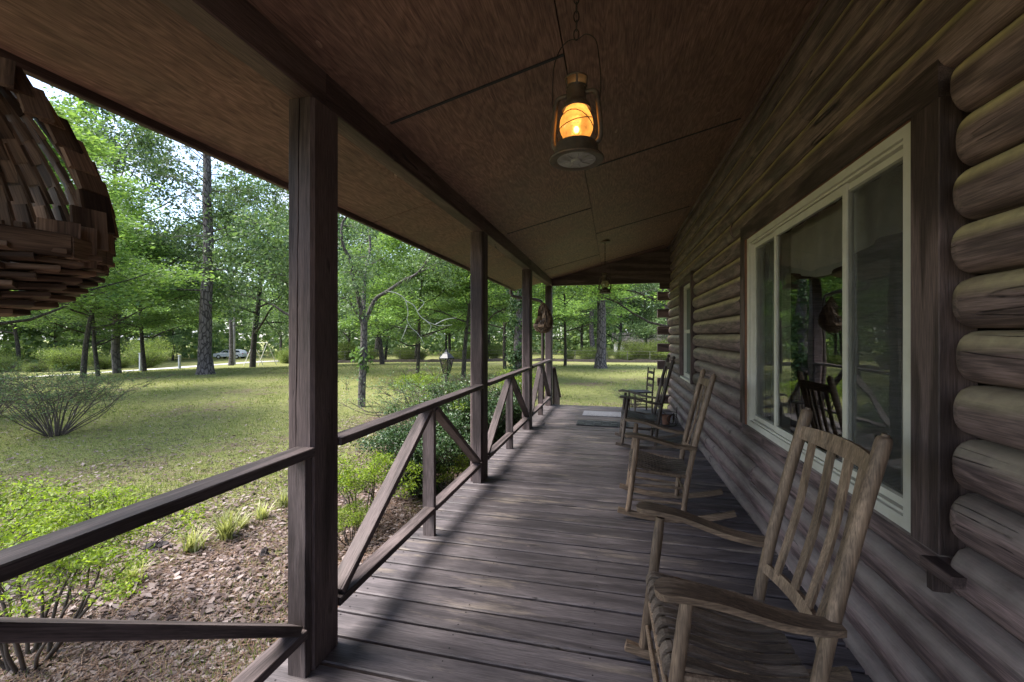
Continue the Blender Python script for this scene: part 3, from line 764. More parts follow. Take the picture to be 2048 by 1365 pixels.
def rocker(label, loc, rz, mat, seat, ball=False, nslat=4, tilt=0.0):
    mlong = MAT['chair_dark_long'] if ball else MAT['chair_long']
    t = thing('rocking_chair', label, 'rocking chair', (0, 0, 0), 'rocking chairs facing the yard')
    arc = lambda x: (x - 0.07) ** 2 / 2.9
    for s in (-1, 1):
        # rear post
        p = [(0.205, s*.236, arc(.205) + .03), (0.235, s*.238, .30), (0.285, s*.240, .58), (0.355, s*.239, .88), (0.422, s*.236, 1.135)]
        path = qbez(p, 4)
        d = (path[-1] - path[-2]).normalized(); e = path[-1]
        if ball:
            path += [e + d*.006, e + d*.012, e + d*.018, e + d*.030, e + d*.044, e + d*.054, e + d*.058]
            rad = [.0215] * (len(path) - 8) + [.0215, .018, .010, .013, .021, .021, .012, .003]
        else:
            path += [e + d*.010, e + d*.016, e + d*.0165, e + d*.024, e + d*.026]
            rad = [.0215] * (len(path) - 6) + [.0215, .0195, .016, .011, .010, .005]
        rad[0] = .016; rad[1] = .022
        MB().tube(path, rad, 14).build('back_post', mat, t, True, 60)
        # front post
        fp = [(-.212, s*.283, arc(-.212) + .03), (-.20, s*.284, .12), (-.165, s*.288, .40), (-.135, s*.292, .645)]
        MB().tube(qbez(fp, 3), [.015] + [.021] * 3 + [.022] * 5 + [.018], 12).build('front_post', mat, t, True, 60)
        # arm, broad and rounded in front
        ap = qbez([(-.235, s*.318, .668), (-.17, s*.314, .672), (-.04, s*.302, .652), (.12, s*.285, .607), (.23, s*.272, .590), (.30, s*.268, .588)], 5)
        na = len(ap); wd = []
        for i in range(na):
            f = i / (na - 1)
            w = .098 * (1 - f) ** 0.7 + .046 * f ** 0.8 if f > 0.12 else .096 * math.sqrt(max(0.04, 1 - ((0.12 - f) / 0.125) ** 2))
            wd.append(w)
        strip(ap, wd, .021, (0, 1, 0)).build('armrest', mlong, t)
        # rocker
        xs = [-.285 + .86 * k / 14 for k in range(15)]
        rp = [Vector((x, s*(.283 - .047 * (x + .285) / .86), arc(x) + .021)) for x in xs]
        strip(rp, .026, .040, (0, 1, 0)).build('rocker', mlong, t)
        for z, x0, x1, y0, y1 in ((.155, -.195, .218, .284, .238), (.275, -.182, .232, .286, .239)):
            a_, b_ = Vector((x0, s*y0, z)), Vector((x1, s*y1, z - .012))
            MB().tube([a_, a_.lerp(b_, .3), a_.lerp(b_, .7), b_], [.008, .011, .011, .008], 8).build('side_stretcher', mlong, t, True)
        a_, b_ = Vector((-.17, s*.287, .392)), Vector((.243, s*.239, .352))
        MB().tube([a_, b_], .013, 8).build('seat_rail', mat, t, True)
    for z, x in ((.17, -.193), (.275, -.181)):
        MB().tube([(x, -.284, z), (x, 0, z), (x, .284, z)], [.009, .012, .009], 8).build('front_stretcher', mat, t, True)
    MB().tube([(.222, -.238, .20), (.222, .238, .20)], .011, 8).build('back_stretcher', mat, t, True)
    MB().tube([(-.168, -.288, .385), (-.168, .288, .385)], .014, 8).build('front_rail', mat, t, True)
    MB().tube([(.243, -.238, .345), (.243, .238, .345)], .012, 8).build('rear_rail', mat, t, True)
    # contoured seat slats, front to back
    NS = 9
    for k in range(NS):
        f = (k + .5) / NS * 2 - 1
        yf, yr = f * .276, f * .226
        pp = [(-.196, yf, .372), (-.188, yf, .398), (-.165, yf, .412), (-.09, yf*.97, .400), (.02, yf*.95, .372), (.14, yr*1.04, .353), (.255, yr, .366)]
        path = qbez(pp, 3); n_ = len(path)
        strip(path, [.041 - .009 * i / (n_-1) for i in range(n_)], .011, (0, 1, 0)).build('seat_slat', seat, t)
    # back: bowed crest rail, lower rail and slats
    def bow(x, z, dep, h, th, name):
        pts_ = [Vector((x + dep * (1 - (y / .225) ** 2), y, z)) for y in [-.236 + .472 * k / 12 for k in range(13)]]
        m_ = MB(); vs = []
        lean = Vector((.235, 0, 1)).normalized()
        for i, p in enumerate(pts_):
            tg = (pts_[min(i+1, 12)] - pts_[max(i-1, 0)]).normalized(); nn = tg.cross(lean).normalized()
            hh = h * (0.8 + 0.2 * (1 - (p.y / .236) ** 2)) / 2
            for a, b in ((-1, -1), (1, -1), (1, 1), (-1, 1)): vs.append(p + nn * (th / 2 * a) + lean * (hh * b))
        fs = [(i*4+q_, i*4+(q_+1) % 4, (i+1)*4+(q_+1) % 4, (i+1)*4+q_) for i in range(12) for q_ in range(4)] + [(3, 2, 1, 0), (48, 49, 50, 51)]
        m_.add(vs, fs).build(name, mat, t)
    bow(.399, 1.062, .030, .062, .018, 'crest_rail')
    bow(.268, .500, .035, .050, .018, 'lower_rail')
    for k in range(nslat):
        y = -.165 + .33 * k / (nslat - 1)
        b0 = Vector((.268 + .035 * (1 - (y/.225)**2), y * .96, .515)); b1 = Vector((.399 + .030 * (1 - (y/.225)**2), y, 1.045))
        mid = (b0 + b1) / 2 + Vector((.012, 0, 0))
        strip(qbez([b0, mid, b1], 5), .041, .010, (0, 1, 0)).build('back_slat', mat, t)
    t.location = loc; t.rotation_euler = (0, tilt, rz)
    return t
rocker('large brown slat-back rocking chair nearest the camera, cut off below', (0.345, 1.70, 0), R(2), MAT['chair'], MAT['chair_seat'])
rocker('brown slat-back rocking chair in the middle of the row', (0.325, 3.77, 0), R(-2), MAT['chair'], MAT['chair_seat'], nslat=5)
rocker('dark rocking chair with ball-topped posts, farthest of the three rockers', (0.30, 5.93, 0), R(1), MAT['chair_dark'], MAT['chair_seat_dark'], ball=True, nslat=4)

# ------------------------------------------------------------------ small ladder-back chair
lb = thing('ladder_back_chair', 'small ladder-back chair without arms at the far end of the porch', 'chair', (0, 0, 0))
for s in (-1, 1):
    MB().tube(qbez([(.16, s*.165, .002), (.165, s*.165, .35), (.20, s*.172, .84)], 4), [.015]*8 + [.012], 10).build('back_post', MAT['chair_dark'], lb, True)
    MB().tube([(-.17, s*.19, .002), (-.17, s*.19, .20), (-.17, s*.19, .375)], [.012, .017, .015], 10).build('leg', MAT['chair_dark'], lb, True)
    for z in (.11, .22): MB().tube([(-.17, s*.19, z), (.162, s*.165, z)], .009, 8).build('rung', MAT['chair_dark'], lb, True)
for z in (.14, .25): MB().tube([(-.17, -.19, z), (-.17, .19, z)], .009, 8).build('rung', MAT['chair_dark'], lb, True)
q = MB(); nx, ny = 12, 14; vs = []
for j in range(2):
    for a in range(nx + 1):
        for b in range(ny + 1):
            fx, fy = a / nx, b / ny
            hw = .20 - .025 * fx
            vs.append((-.19 + .36 * fx, -hw + 2 * hw * fy, .370 + (.022 if j else 0) - .018 * math.sin(math.pi * fx) * math.sin(math.pi * fy) + (.003 * ((a + b) % 2) if j else 0)))
N1 = (nx + 1) * (ny + 1); fs = []
for a in range(nx):
    for b in range(ny):
        i0 = a*(ny+1)+b
        fs += [(N1+i0, N1+i0+ny+1, N1+i0+ny+2, N1+i0+1), (i0, i0+1, i0+ny+2, i0+ny+1)]
for a in range(nx):
    for b in (0, ny):
        i0 = a*(ny+1)+b; fs.append((i0, i0+ny+1, N1+i0+ny+1, N1+i0))
for b in range(ny):
    for a in (0, nx):
        i0 = a*(ny+1)+b; fs.append((i0, i0+1, N1+i0+1, N1+i0))
q.add(vs, fs).build('woven_seat', MAT['chair_seat_dark'], lb)
for z, x in ((.50, .176), (.62, .184), (.745, .193)):
    strip([(x + .02 * (1 - (y/.165)**2), y, z) for y in [-.165 + .33*k/8 for k in range(9)]], .052, .008, (.07, 0, 1)).build('back_slat', MAT['chair_dark'], lb)
lb.location = (0.50, 8.50, 0); lb.rotation_euler = (0, 0, R(14))

# ------------------------------------------------------------------ wire plant stand
ps = thing('plant_stand', 'low scrolled black wire plant stand on the deck against the log wall', 'plant stand', (0.82, 7.3, 0))
def ring(c, r, ax, rad=.006, a0=0, a1=360, n=20, name='scroll', grow=0.0):
    c = Vector(c); pts_ = []
    for k in range(n + 1):
        f = k / n; a = R(a0 + (a1 - a0) * f); q_ = r * (1 - grow * f)
        d = {'x': (0, math.cos(a), math.sin(a)), 'y': (math.cos(a), 0, math.sin(a)), 'z': (math.cos(a), math.sin(a), 0)}[ax]
        pts_.append(c + Vector(d) * q_)
    MB().tube(pts_, rad, 6).build(name, MAT['wire'], ps, True)
for a in range(4):
    w = a * math.pi / 2 + .5
    c = Vector((.82 + .15 * math.cos(w), 7.3 + .15 * math.sin(w), .11))
    ring(c, .105, 'y' if a % 2 else 'x', a0=-60, a1=420, grow=.75, n=30)
ring((.82, 7.3, .20), .17, 'z', name='top_ring'); ring((.82, 7.3, .008), .15, 'z', name='base_ring')
for a in range(3):
    w = a * 2.094
    MB().tube([(.82 + .15*math.cos(w), 7.3 + .15*math.sin(w), .008), (.82 + .17*math.cos(w), 7.3 + .17*math.sin(w), .30)], .007, 6).build('leg', MAT['wire'], ps, True)
pot = thing('flower_pot', 'small clay pot standing in the wire plant stand', 'pot', (.82, 7.3, .2))
MAT['clay'] = plain('clay', (0.22, 0.11, 0.07), rough=0.9, noise=0.2)
MB().lathe([(.0, .014), (.055, .014), (.075, .14), (.085, .14), (.085, .165), (.07, .165), (.065, .14), (0, .14)], 18, (.82, 7.3, .0)).build('body', MAT['clay'], pot, True, 40)

# ------------------------------------------------------------------ door mats
m1 = thing('door_mat', 'pale grey flat door mat, the farther of the two mats', 'door mat', (.05, 8.1, 0), 'mats on the porch floor')
q = MB().box((-.56, 7.78, .004), (.30, 8.25, .013)); q.build('pad', MAT['mat_light'], m1)
q = MB()
for k in range(9): q.box((-.50 + .088 * k, 7.84, .0135), (-.455 + .088 * k, 8.19, .017))
q.build('rib_panel', MAT['mat_light'], m1)
MAT['mat_mid'] = plain('mat_rubber_grey', (0.05, 0.054, 0.058), rough=0.7, noise=0.4, scale=50)
m2 = thing('door_mat', 'dark rubber door mat with square pads, the nearer of the two mats', 'door mat', (-.1, 7.2, 0), 'mats on the porch floor')
MB().box((-.60, 6.92, .004), (.22, 7.34, .012)).build('pad', MAT['mat_dark'], m2)
for a in range(6):
    for b in range(3):
        MB().box((-.575 + .133 * a, 6.945 + .133 * b, .0125), (-.475 + .133 * a, 7.045 + .133 * b, .018)).build('square', MAT['mat_mid'] if (a + b) % 2 else MAT['mat_dark'], m2)

# ================================================================== lanterns
def globemat(name, tint, transl, alpha):
    m, nt, ns, ls, bs = new_mat(name)
    tr = ns.new('ShaderNodeBsdfTransparent'); tr.inputs['Color'].default_value = (*tint, 1)
    tl = ns.new('ShaderNodeBsdfTranslucent'); tl.inputs['Color'].default_value = (*tint, 1)
    gl = ns.new('ShaderNodeBsdfGlossy'); gl.inputs['Roughness'].default_value = 0.06
    tcn = ns.new('ShaderNodeTexCoord'); nz = nd(ns, 'TexNoise', Scale=22.0, Detail=5.0, Roughness=0.7); ls.new(tcn.outputs['Object'], nz.inputs['Vector'])
    r = ramp(ns, (0.3, transl * 0.6), (0.75, min(1, transl * 1.5))); ls.new(nz.outputs['Fac'], r.inputs['Fac'])
    a = ns.new('ShaderNodeMixShader'); ls.new(r.outputs['Color'], a.inputs[0]); ls.new(tr.outputs[0], a.inputs[1]); ls.new(tl.outputs[0], a.inputs[2])
    b = ns.new('ShaderNodeMixShader'); b.inputs[0].default_value = 0.06; ls.new(a.outputs[0], b.inputs[1]); ls.new(gl.outputs[0], b.inputs[2])
    ls.new(b.outputs[0], ns['Material Output'].inputs['Surface'])
    return m
MAT['globe_lit'] = globemat('dusty_globe', (0.96, 0.58, 0.24), 0.42, 1)
MAT['globe'] = globemat('dusty_globe_clear', (0.78, 0.74, 0.58), 0.4, 1)
MAT['bulb_off'] = plain('bulb_glass', (0.75, 0.72, 0.62), rough=0.2, noise=0.05)
bm_, nt_, ns_, ls_, bs_ = new_mat('bulb_lit')
bs_.inputs['Emission Color'].default_value = (1.0, 0.60, 0.20, 1); bs_.inputs['Emission Strength'].default_value = 5.0
bs_.inputs['Base Color'].default_value = (0.9, 0.7, 0.4, 1)
MAT['bulb_lit'] = bm_
def lantern(label, x, y, zb, lit, rz):
    t = thing('hanging_lantern', label, 'lantern', (x, y, zb), 'lanterns hanging from the porch ceiling')
    T = MAT['metal_dark']; c = (x, y, zb)
    ca, sa = math.cos(rz), math.sin(rz)
    def L(px, py, pz): return (x + px*ca - py*sa, y + px*sa + py*ca, zb + pz)
    b = MB().lathe([(.004, .004), (.066, .004), (.078, .001), (.088, -.001), (.098, .000), (.100, .004), (.098, .009), (.086, .012), (.080, .020), (.079, .050), (.074, .060), (.060, .064), (.004, .066)], 40, c).build('fount', T, t, True, 35)
    MB().lathe([(.0005, .001), (.070, .0015), (.071, .0035), (.0005, .0035)], 40, c).build('base_disc', MAT['tin'], b, True, 35)
    MB().lathe([(.0005, -.005), (.016, -.005), (.020, .001)], 20, c).build('boss', MAT['tin'], b, True, 35)
    for k in range(9):
        w = 2 * math.pi * k / 9 + .2
        MB().tube([L(.026*math.cos(w), .026*math.sin(w), .0005), L(.060*math.cos(w), .060*math.sin(w), .0005)], .0022, 6).build('spoke', MAT['tin'], b, True)
    MB().lathe([(.046, .064), (.044, .072), (.030, .082), (.018, .088), (.016, .092)], 24, c).build('burner', T, t, True, 35)
    gp = [(.040, .074), (.050, .090), (.059, .110), (.062, .128), (.059, .150), (.050, .172), (.041, .188), (.040, .192)]
    MB().lathe(gp, 32, c).build('globe', MAT['globe_lit' if lit else 'globe'], t, True, None)
    MB().lathe([(.0005, .104), (.006, .105), (.010, .111), (.010, .119), (.006, .126), (.0005, .128)], 16, c).build('bulb', MAT['bulb_lit' if lit else 'bulb_off'], t, True, None)
    MB().lathe([(.052, .186), (.053, .192), (.049, .202), (.044, .210), (.038, .218), (.036, .222), (.036, .262), (.033, .266)], 32, c).build('chimney_hood', T, t, True, 35)
    MB().lathe([(.0395, .262), (.040, .270)], 28, c).build('cap_ring', T, t, True, 35)
    for k in range(5):
        w = 2*math.pi*k/5
        MB().tube([L(.037*math.cos(w), .037*math.sin(w), .264), L(.039*math.cos(w), .039*math.sin(w), .300)], .0035, 6).build('cap_post', T, t)
    MB().lathe([(.043, .296), (.044, .302), (.032, .312), (.012, .318), (.0005, .319)], 28, c).build('cap', T, t, True, 35)
    for s in (-1, 1):
        pp = qbez([L(s*.066, 0, .052), L(s*.084, 0, .064), L(s*.090, 0, .095), L(s*.085, 0, .160), L(s*.078, 0, .222), L(s*.066, 0, .243), L(s*.036, 0, .246)], 5)
        MB().tube(pp, .0095, 10).build('side_tube', T, t, True)
        # crossed guard wires round the globe
        gw = []
        for k in range(13):
            a = math.pi * (k / 12) ; zz = .085 + .075 * math.sin(a)
            gw.append(L(.072 * math.cos(a), s * .072 * math.sin(a), zz if s > 0 else zz - .004))
        MB().tube(gw, .0016, 6).build('guard_wire', MAT['wire'], t, True)
    gw = [L(.070 * math.cos(a), -.070 * math.sin(a), .135 - .035 * k / 8) for k, a in [(k, R(25 + 130 * k / 8)) for k in range(9)]]
    MB().tube(gw, .0016, 6).build('guard_wire', MAT['wire'], t, True)
    hp = qbez([L(-.088, 0, .175), L(-.092, .002, .26), L(-.086, -.004, .36), L(-.066, .003, .425), L(-.03, 0, .452), L(.006, 0, .448), L(.036, 0, .458), L(.07, .003, .43), L(.084, -.004, .36), L(.090, .003, .27), L(.086, 0, .20)], 4)
    MB().tube(hp, .0019, 6).build('bail', MAT['wire'], t, True)
    # chain up to a plate on the ceiling
    z = .447; zt = ceil_z(x) - zb - .03; k = 0
    while z < zt:
        w = rz + (math.pi / 2 if k % 2 else 0) + .4
        lk = [Vector((math.cos(w) * .0095 * math.sin(a) * (1), math.sin(w) * .0095 * math.sin(a), .021 * math.cos(a))) + Vector((x, y, zb + z + .018)) for a in [2*math.pi*j/12 for j in range(13)]]
        MB().tube(lk, .0022, 5).build('chain_link', MAT['wire'], t, True)
        z += .0335; k += 1
    MB().lathe([(.075, .028), (.078, .012), (.060, .004), (.012, .0), (.012, -.012), (.0005, -.012)], 24, (x, y, ceil_z(x) - .030)).build('ceiling_plate', T, t, True, 35)
    return t
LZ = 2.095
lantern('lit amber hurricane lantern hanging on a chain close to the camera', -0.135, 1.58, LZ, True, R(-10))
lantern('unlit hurricane lantern hanging far down the porch', -0.135, 6.70, LZ + .01, False, R(5))
pl = bpy.data.lights.new('lantern_glow', 'POINT'); pl.energy = 0.09; pl.color = (1.0, 0.60, 0.25); pl.shadow_soft_size = 0.02
plo = bpy.data.objects.new('lantern_glow', pl); C.objects.link(plo); plo.location = (-0.135, 1.58, LZ + .16)

# ================================================================== hanging baskets of stacked cedar slats
MAT['basket_long'] = wood('basket_cedar_long', (0.072, 0.044, 0.029), (0.24, 0.155, 0.10), rings=5, rough=0.75, bump=0.4, vary=0.4, axis=0, worn=(0.26, 0.19, 0.13), worn_amt=0.5)
def basket(label, x, y, ztop, H, Rm, mouth, seed, hang):
    """teardrop built of rings of overlapping cedar slats, with an open mouth towards `mouth` (radians)"""
    t = thing('slat_basket', label, 'basket', (x, y, ztop - H), 'slat baskets hanging from the eave')
    rng = random.Random(seed)
    NR, NP = 13, 31
    prof = lambda f: Rm * (math.sin(math.pi * min(1, f ** 0.72)) ** 0.75 * 0.98 + 0.04)    # f 0 bottom .. 1 top, fat below the middle
    cache = {}
    for i in range(NR):
        f = (i + .5) / NR
        if f < .25: continue
        r_ = prof(1 - (1 - f) * 0.985 if f > .5 else f); zc = ztop - H + H * f
        f2 = min(1, f + .04); slope = (prof(f2) - prof(max(0, f - .04))) / (H * .08)
        n = max(8, int(NP * (0.45 + 0.55 * r_ / Rm)))
        for k in range(n):
            a = 2 * math.pi * (k + 0.5 * (i % 2) + i * .17) / n
            da = (a - mouth + math.pi) % (2 * math.pi) - math.pi
            if 0.24 < f < 0.90 and abs(da) < 1.18 * math.sin(math.pi * (f - .24) / .66) ** .35: continue
            w = 2 * math.pi * r_ / n * 1.55; h = H / NR * 2.0
            key = i
            if key not in cache:
                q = MB().box((-w/2, -.005, -h/2), (w/2, .005, h/2)); cache[key] = q.mesh('slat', MAT['basket'])
            radial = Vector((math.cos(a), math.sin(a), 0)); tan = Vector((-math.sin(a), math.cos(a), 0))
            tw = R(34) + rng.uniform(-.06, .06)
            xa = (tan * math.cos(tw) + radial * math.sin(tw)).normalized()
            upv = (Vector((0, 0, 1)) + radial * max(-1.4, min(1.4, slope)) * .8 + tan * .28).normalized()
            ya = upv.cross(xa).normalized(); upv = xa.cross(ya).normalized()
            mw = Matrix((xa, ya, upv)).transposed().to_4x4(); mw.translation = Vector((x, y, zc)) + radial * r_
            link('slat', cache[key], t, mw)
    # bowl of long thin strips laid flat, each ring turned against the last
    for i in range(8):
        f = .015 + .03 * i; r_ = prof(f) + .004; n = 9 + i
        L = 2 * math.pi * r_ / n * 1.5
        me = board_mesh(L, .040, .013, .002, MAT['basket_long'])
        for k in range(n):
            a = 2 * math.pi * (k + .5 * (i % 2)) / n + i * .3
            radial = Vector((math.cos(a), math.sin(a), 0)); tan = Vector((-math.sin(a), math.cos(a), 0))
            xa = (tan * 1.0 + radial * .30 + Vector((0, 0, rng.uniform(-.03, .09)))).normalized()
            za = (Vector((0, 0, 1)) - radial * .15).normalized(); ya = za.cross(xa).normalized(); za = xa.cross(ya).normalized()
            mw = Matrix((xa, ya, za)).transposed().to_4x4(); mw.translation = Vector((x, y, ztop - H + H * f)) + radial * r_
            link('slat', me, t, mw)
    # lip board across the bottom of the mouth
    zl = ztop - H + H * .25
    for j in range(4):
        a0 = mouth - 1.3 + 2.6 * j / 4; a1 = mouth - 1.3 + 2.6 * (j + 1) / 4; rl = prof(.25) + .030
        board('lip', (x + rl*math.cos(a0), y + rl*math.sin(a0), zl), (x + rl*math.cos(a1), y + rl*math.sin(a1), zl + .004), .020, .058, MAT['basket_long'], t)
    MB().tube([(x, y, ztop - .01), (x + .002, y, (ztop + hang) / 2), (x, y, hang)], .003, 6).build('cord', MAT['wire'], t)
    return t
NB = at_depth(-62, 400, 1.10)
basket('large slat basket with an open mouth at the left edge, close to the camera', NB.x, NB.y, 2.21, 0.71, 0.245, R(-25), 1, ceil_z(-1.55) + .0)
basket('small-looking egg-shaped slat basket hanging beside the far posts', -1.352, 8.25, 2.09, 0.59, 0.168, R(-150), 2, 2.488)
# ================================================================== trees, shrubs and the yard
def leaves_np(rng, centers, spread, count, size, flat=0.6, aspect=0.55, droop=0.0, szvar=0.35):
    """numpy leaves: folded kite of two triangles; centers (n,3), count leaves for each centre"""
    n = len(centers) * count
    c = np.repeat(centers, count, axis=0) + rng.normal(0, 1, (n, 3)) * np.array(spread)
    nrm = rng.normal(0, 1, (n, 3)) * (1 - flat); nrm[:, 2] += flat * 1.2
    nrm /= np.linalg.norm(nrm, axis=1, keepdims=True) + 1e-9
    d = rng.normal(0, 1, (n, 3)); d[:, 2] -= droop
    d -= nrm * (d * nrm).sum(1, keepdims=True); d /= np.linalg.norm(d, axis=1, keepdims=True) + 1e-9
    s = np.cross(nrm, d)
    L = size * (1 + rng.uniform(-szvar, szvar, (n, 1))); W = L * aspect * 0.5
    a = c - d * L * 0.5; b = c + d * L * 0.5; m_ = c - d * L * 0.05
    l = m_ + s * W + nrm * W * 0.35; r = m_ - s * W + nrm * W * 0.35
    v = np.stack([a, r, b, l], axis=1).reshape(-1, 3)
    return v
def np_mesh(name, v, mat, per=4):
    """quads out of consecutive vertices"""
    n = len(v) // per
    me = bpy.data.meshes.new(name)
    me.vertices.add(len(v)); me.vertices.foreach_set('co', v.astype(np.float32).ravel())
    me.loops.add(n * per); me.loops.foreach_set('vertex_index', np.arange(n * per, dtype=np.int32))
    me.polygons.add(n); me.polygons.foreach_set('loop_start', np.arange(0, n * per, per, dtype=np.int32))
    me.polygons.foreach_set('loop_total', np.full(n, per, dtype=np.int32))
    me.update(calc_edges=True)
    me.materials.append(mat)
    return me

MAT['leaf_a'] = leafmat('leaf_dogwood', [(0.071, 0.132, 0.044), (0.149, 0.256, 0.070), (0.273, 0.394, 0.109)], 0.42)
MAT['leaf_b'] = leafmat('leaf_oak', [(0.055, 0.099, 0.044), (0.110, 0.179, 0.075), (0.195, 0.283, 0.119)], 0.35)
MAT['leaf_c'] = leafmat('leaf_holly', [(0.018, 0.042, 0.016), (0.040, 0.080, 0.028), (0.085, 0.135, 0.050)], 0.18, rough=0.35)
MAT['leaf_y'] = leafmat('leaf_azalea', [(0.070, 0.110, 0.014), (0.160, 0.240, 0.022), (0.300, 0.380, 0.040)], 0.45, patch=2.5)
MAT['leaf_p'] = leafmat('needle_pine', [(0.028, 0.050, 0.016), (0.055, 0.090, 0.028), (0.090, 0.130, 0.042)], 0.2)
MAT['leaf_far'] = leafmat('leaf_far', [(0.071, 0.122, 0.056), (0.133, 0.207, 0.087), (0.234, 0.311, 0.131)], 0.4, patch=0.12)
MAT['leaf_w'] = leafmat('leaf_weeds', [(0.075, 0.115, 0.030), (0.165, 0.225, 0.055), (0.300, 0.350, 0.100)], 0.4, patch=.7)
MAT['leaf_ivy'] = leafmat('leaf_ivy', [(0.022, 0.050, 0.018), (0.055, 0.105, 0.035), (0.11, 0.17, 0.06)], 0.2)
MAT['bark'] = barkmat('bark_grey', (0.030, 0.026, 0.024), (0.150, 0.132, 0.122), 14, 0.3)
MAT['bark_pine'] = barkmat('bark_pine', (0.022, 0.018, 0.018), (0.185, 0.160, 0.160), 7.0, 0.35, 0.9)
MAT['bark_dark'] = barkmat('bark_dark', (0.018, 0.015, 0.013), (0.075, 0.062, 0.052), 16, 0.3)
MAT['twig'] = plain('twig', (0.085, 0.068, 0.056), rough=0.9, noise=0.4, scale=20)
MAT['twig_pale'] = plain('twig_lichen', (0.34, 0.35, 0.31), rough=0.9, noise=0.4, scale=15)

class Grow:
    def __init__(s, seed):
        s.r = random.Random(seed); s.m = MB(); s.ends = []
    def rv(s, k=1.0): return Vector((s.r.gauss(0, k), s.r.gauss(0, k), s.r.gauss(0, k)))
    def limb(s, p, d, L, r0, r1, seg, wob, up, sides):
        pts = [Vector(p)]; d = Vector(d).normalized()
        for i in range(seg):
            d = (d + s.rv(wob) + Vector((0, 0, up))).normalized()
            pts.append(pts[-1] + d * (L / seg))
        rad = [r0 + (r1 - r0) * i / seg for i in range(seg + 1)]
        s.m.tube(pts, rad, sides, False)
        return pts, rad, d
    def spray(s, pts, rad, level, L, horiz, n, maxl, t0=0.35, leafstep=1):
        """side branches along a limb, levelled off towards the horizontal"""
        for k in range(n):
            t = t0 + (1 - t0) * (k + s.r.random()) / n
            i = min(len(pts) - 2, int(t * (len(pts) - 1))); f = t * (len(pts) - 1) - i
            p = pts[i].lerp(pts[i + 1], f); tg = (pts[i + 1] - pts[i]).normalized()
            d = (tg * s.r.uniform(0.2, 0.8) + s.rv(0.9)); d.z *= (1 - horiz); d.z += 0.08
            l = L * s.r.uniform(0.6, 1.2) * (1.1 - 0.5 * t)
            rb = rad[i] * 0.45
            if level >= maxl:
                s.ends += [(p + d.normalized() * l * q) for q in (0.35, 0.7, 1.0)]
                if rb > 0.002: s.m.tube([p, p + d.normalized() * l], [max(.004, rb), .003], 3, False)
            else:
                pp, rr_, _ = s.limb(p, d, l, rb, rb * 0.35, 4, 0.22, 0.02, 4 if level > 1 else 5)
                s.spray(pp, rr_, level + 1, L * 0.5, horiz, n, maxl, 0.25)
    def centers(s): return np.array([tuple(e) for e in s.ends]) if s.ends else np.zeros((0, 3))

def deciduous(seed, H, r0, clear, nl, Lb, horiz, leafmat_, count, size, bark='bark', flat=0.6, spread=(.28, .28, .10), lean=0.0):
    g = Grow(seed)
    pts, rad, d = g.limb((0, 0, -0.15), (lean, 0, 1), H * 0.80 + .15, r0, r0 * 0.25, 9, 0.045, 0.06, 10)
    for k in range(nl):
        t = clear + (0.97 - clear) * (k + g.r.random() * .6) / nl
        i = min(8, int(t * 9)); p = pts[i].lerp(pts[i + 1], t * 9 - i)
        a = k * 2.4 + g.r.uniform(-.4, .4)
        el = 0.25 + 0.75 * t
        L = Lb * (1.15 - 0.65 * t) * g.r.uniform(.8, 1.15)
        pp, rr_, _ = g.limb(p, (math.cos(a), math.sin(a), el * (1 - horiz * .6)), L, rad[i] * .5, rad[i] * .12, 6, 0.16, 0.015 + .03 * t, 6)
        g.spray(pp, rr_, 1, L * .5, horiz, 5, 2)
    rn = np.random.default_rng(seed)
    v = leaves_np(rn, g.centers(), spread, count, size, flat)
    return g.m.mesh('trunk', MAT[bark], True), np_mesh('crown', v, MAT[leafmat_])
def pine(seed, H, r0, clear):
    g = Grow(seed)
    pts = []; rad = []
    x = y = 0
    for i in range(17):
        f = i / 16
        pts.append(Vector((x, y, H * f - 0.2))); x += g.r.gauss(0, .05); y += g.r.gauss(0, .05)
        rad.append(r0 * (1.0 - 0.75 * f) * (1.0 if i else 1.55))
    pts.insert(1, Vector((0, 0, 0.25))); rad.insert(1, r0 * 1.22); pts.insert(2, Vector((0, 0, 0.8))); rad.insert(2, r0 * 1.04)
    g.m.tube(pts, rad, 14, False)
    for k in range(52):
        t = clear + (1 - clear) * k / 52
        p = Vector((0, 0, H * t)); i = min(15, int(t * 16)) + 2; p = pts[i].lerp(pts[min(i + 1, 18)], t * 16 - int(t * 16))
        a = g.r.uniform(0, 6.28); L = (1 - t) ** .6 * 4.6 * g.r.uniform(.5, 1.1) + .4
        pp, rr_, _ = g.limb(p, (math.cos(a), math.sin(a), .05 + .4 * t), L, r0 * .16 * (1.15 - t), .012, 6, .16, .03, 5)
        for q in range(9):
            j = g.r.randint(2, 6); b = pp[min(j, 6)]
            e = b + Vector((g.r.gauss(0, .4), g.r.gauss(0, .4), g.r.gauss(0.08, .18)))
            g.m.tube([b, e], [.010, .006], 3, False); g.ends.append(e)
    rn = np.random.default_rng(seed); c = g.centers(); n = 34
    N = len(c) * n
    d = rn.normal(0, 1, (N, 3)); d[:, 2] += .35; d /= np.linalg.norm(d, axis=1, keepdims=True)
    s_ = np.cross(d, rn.normal(0, 1, (N, 3))); s_ /= np.linalg.norm(s_, axis=1, keepdims=True)
    a = np.repeat(c, n, axis=0) + rn.normal(0, .05, (N, 3)); L = rn.uniform(.14, .26, (N, 1)); w = .011
    v = np.stack([a - s_ * w, a + s_ * w, a + d * L + s_ * w * .3, a + d * L - s_ * w * .3], axis=1).reshape(-1, 3)
    return g.m.mesh('trunk', MAT['bark_pine'], True), np_mesh('crown', v, MAT['leaf_p'])
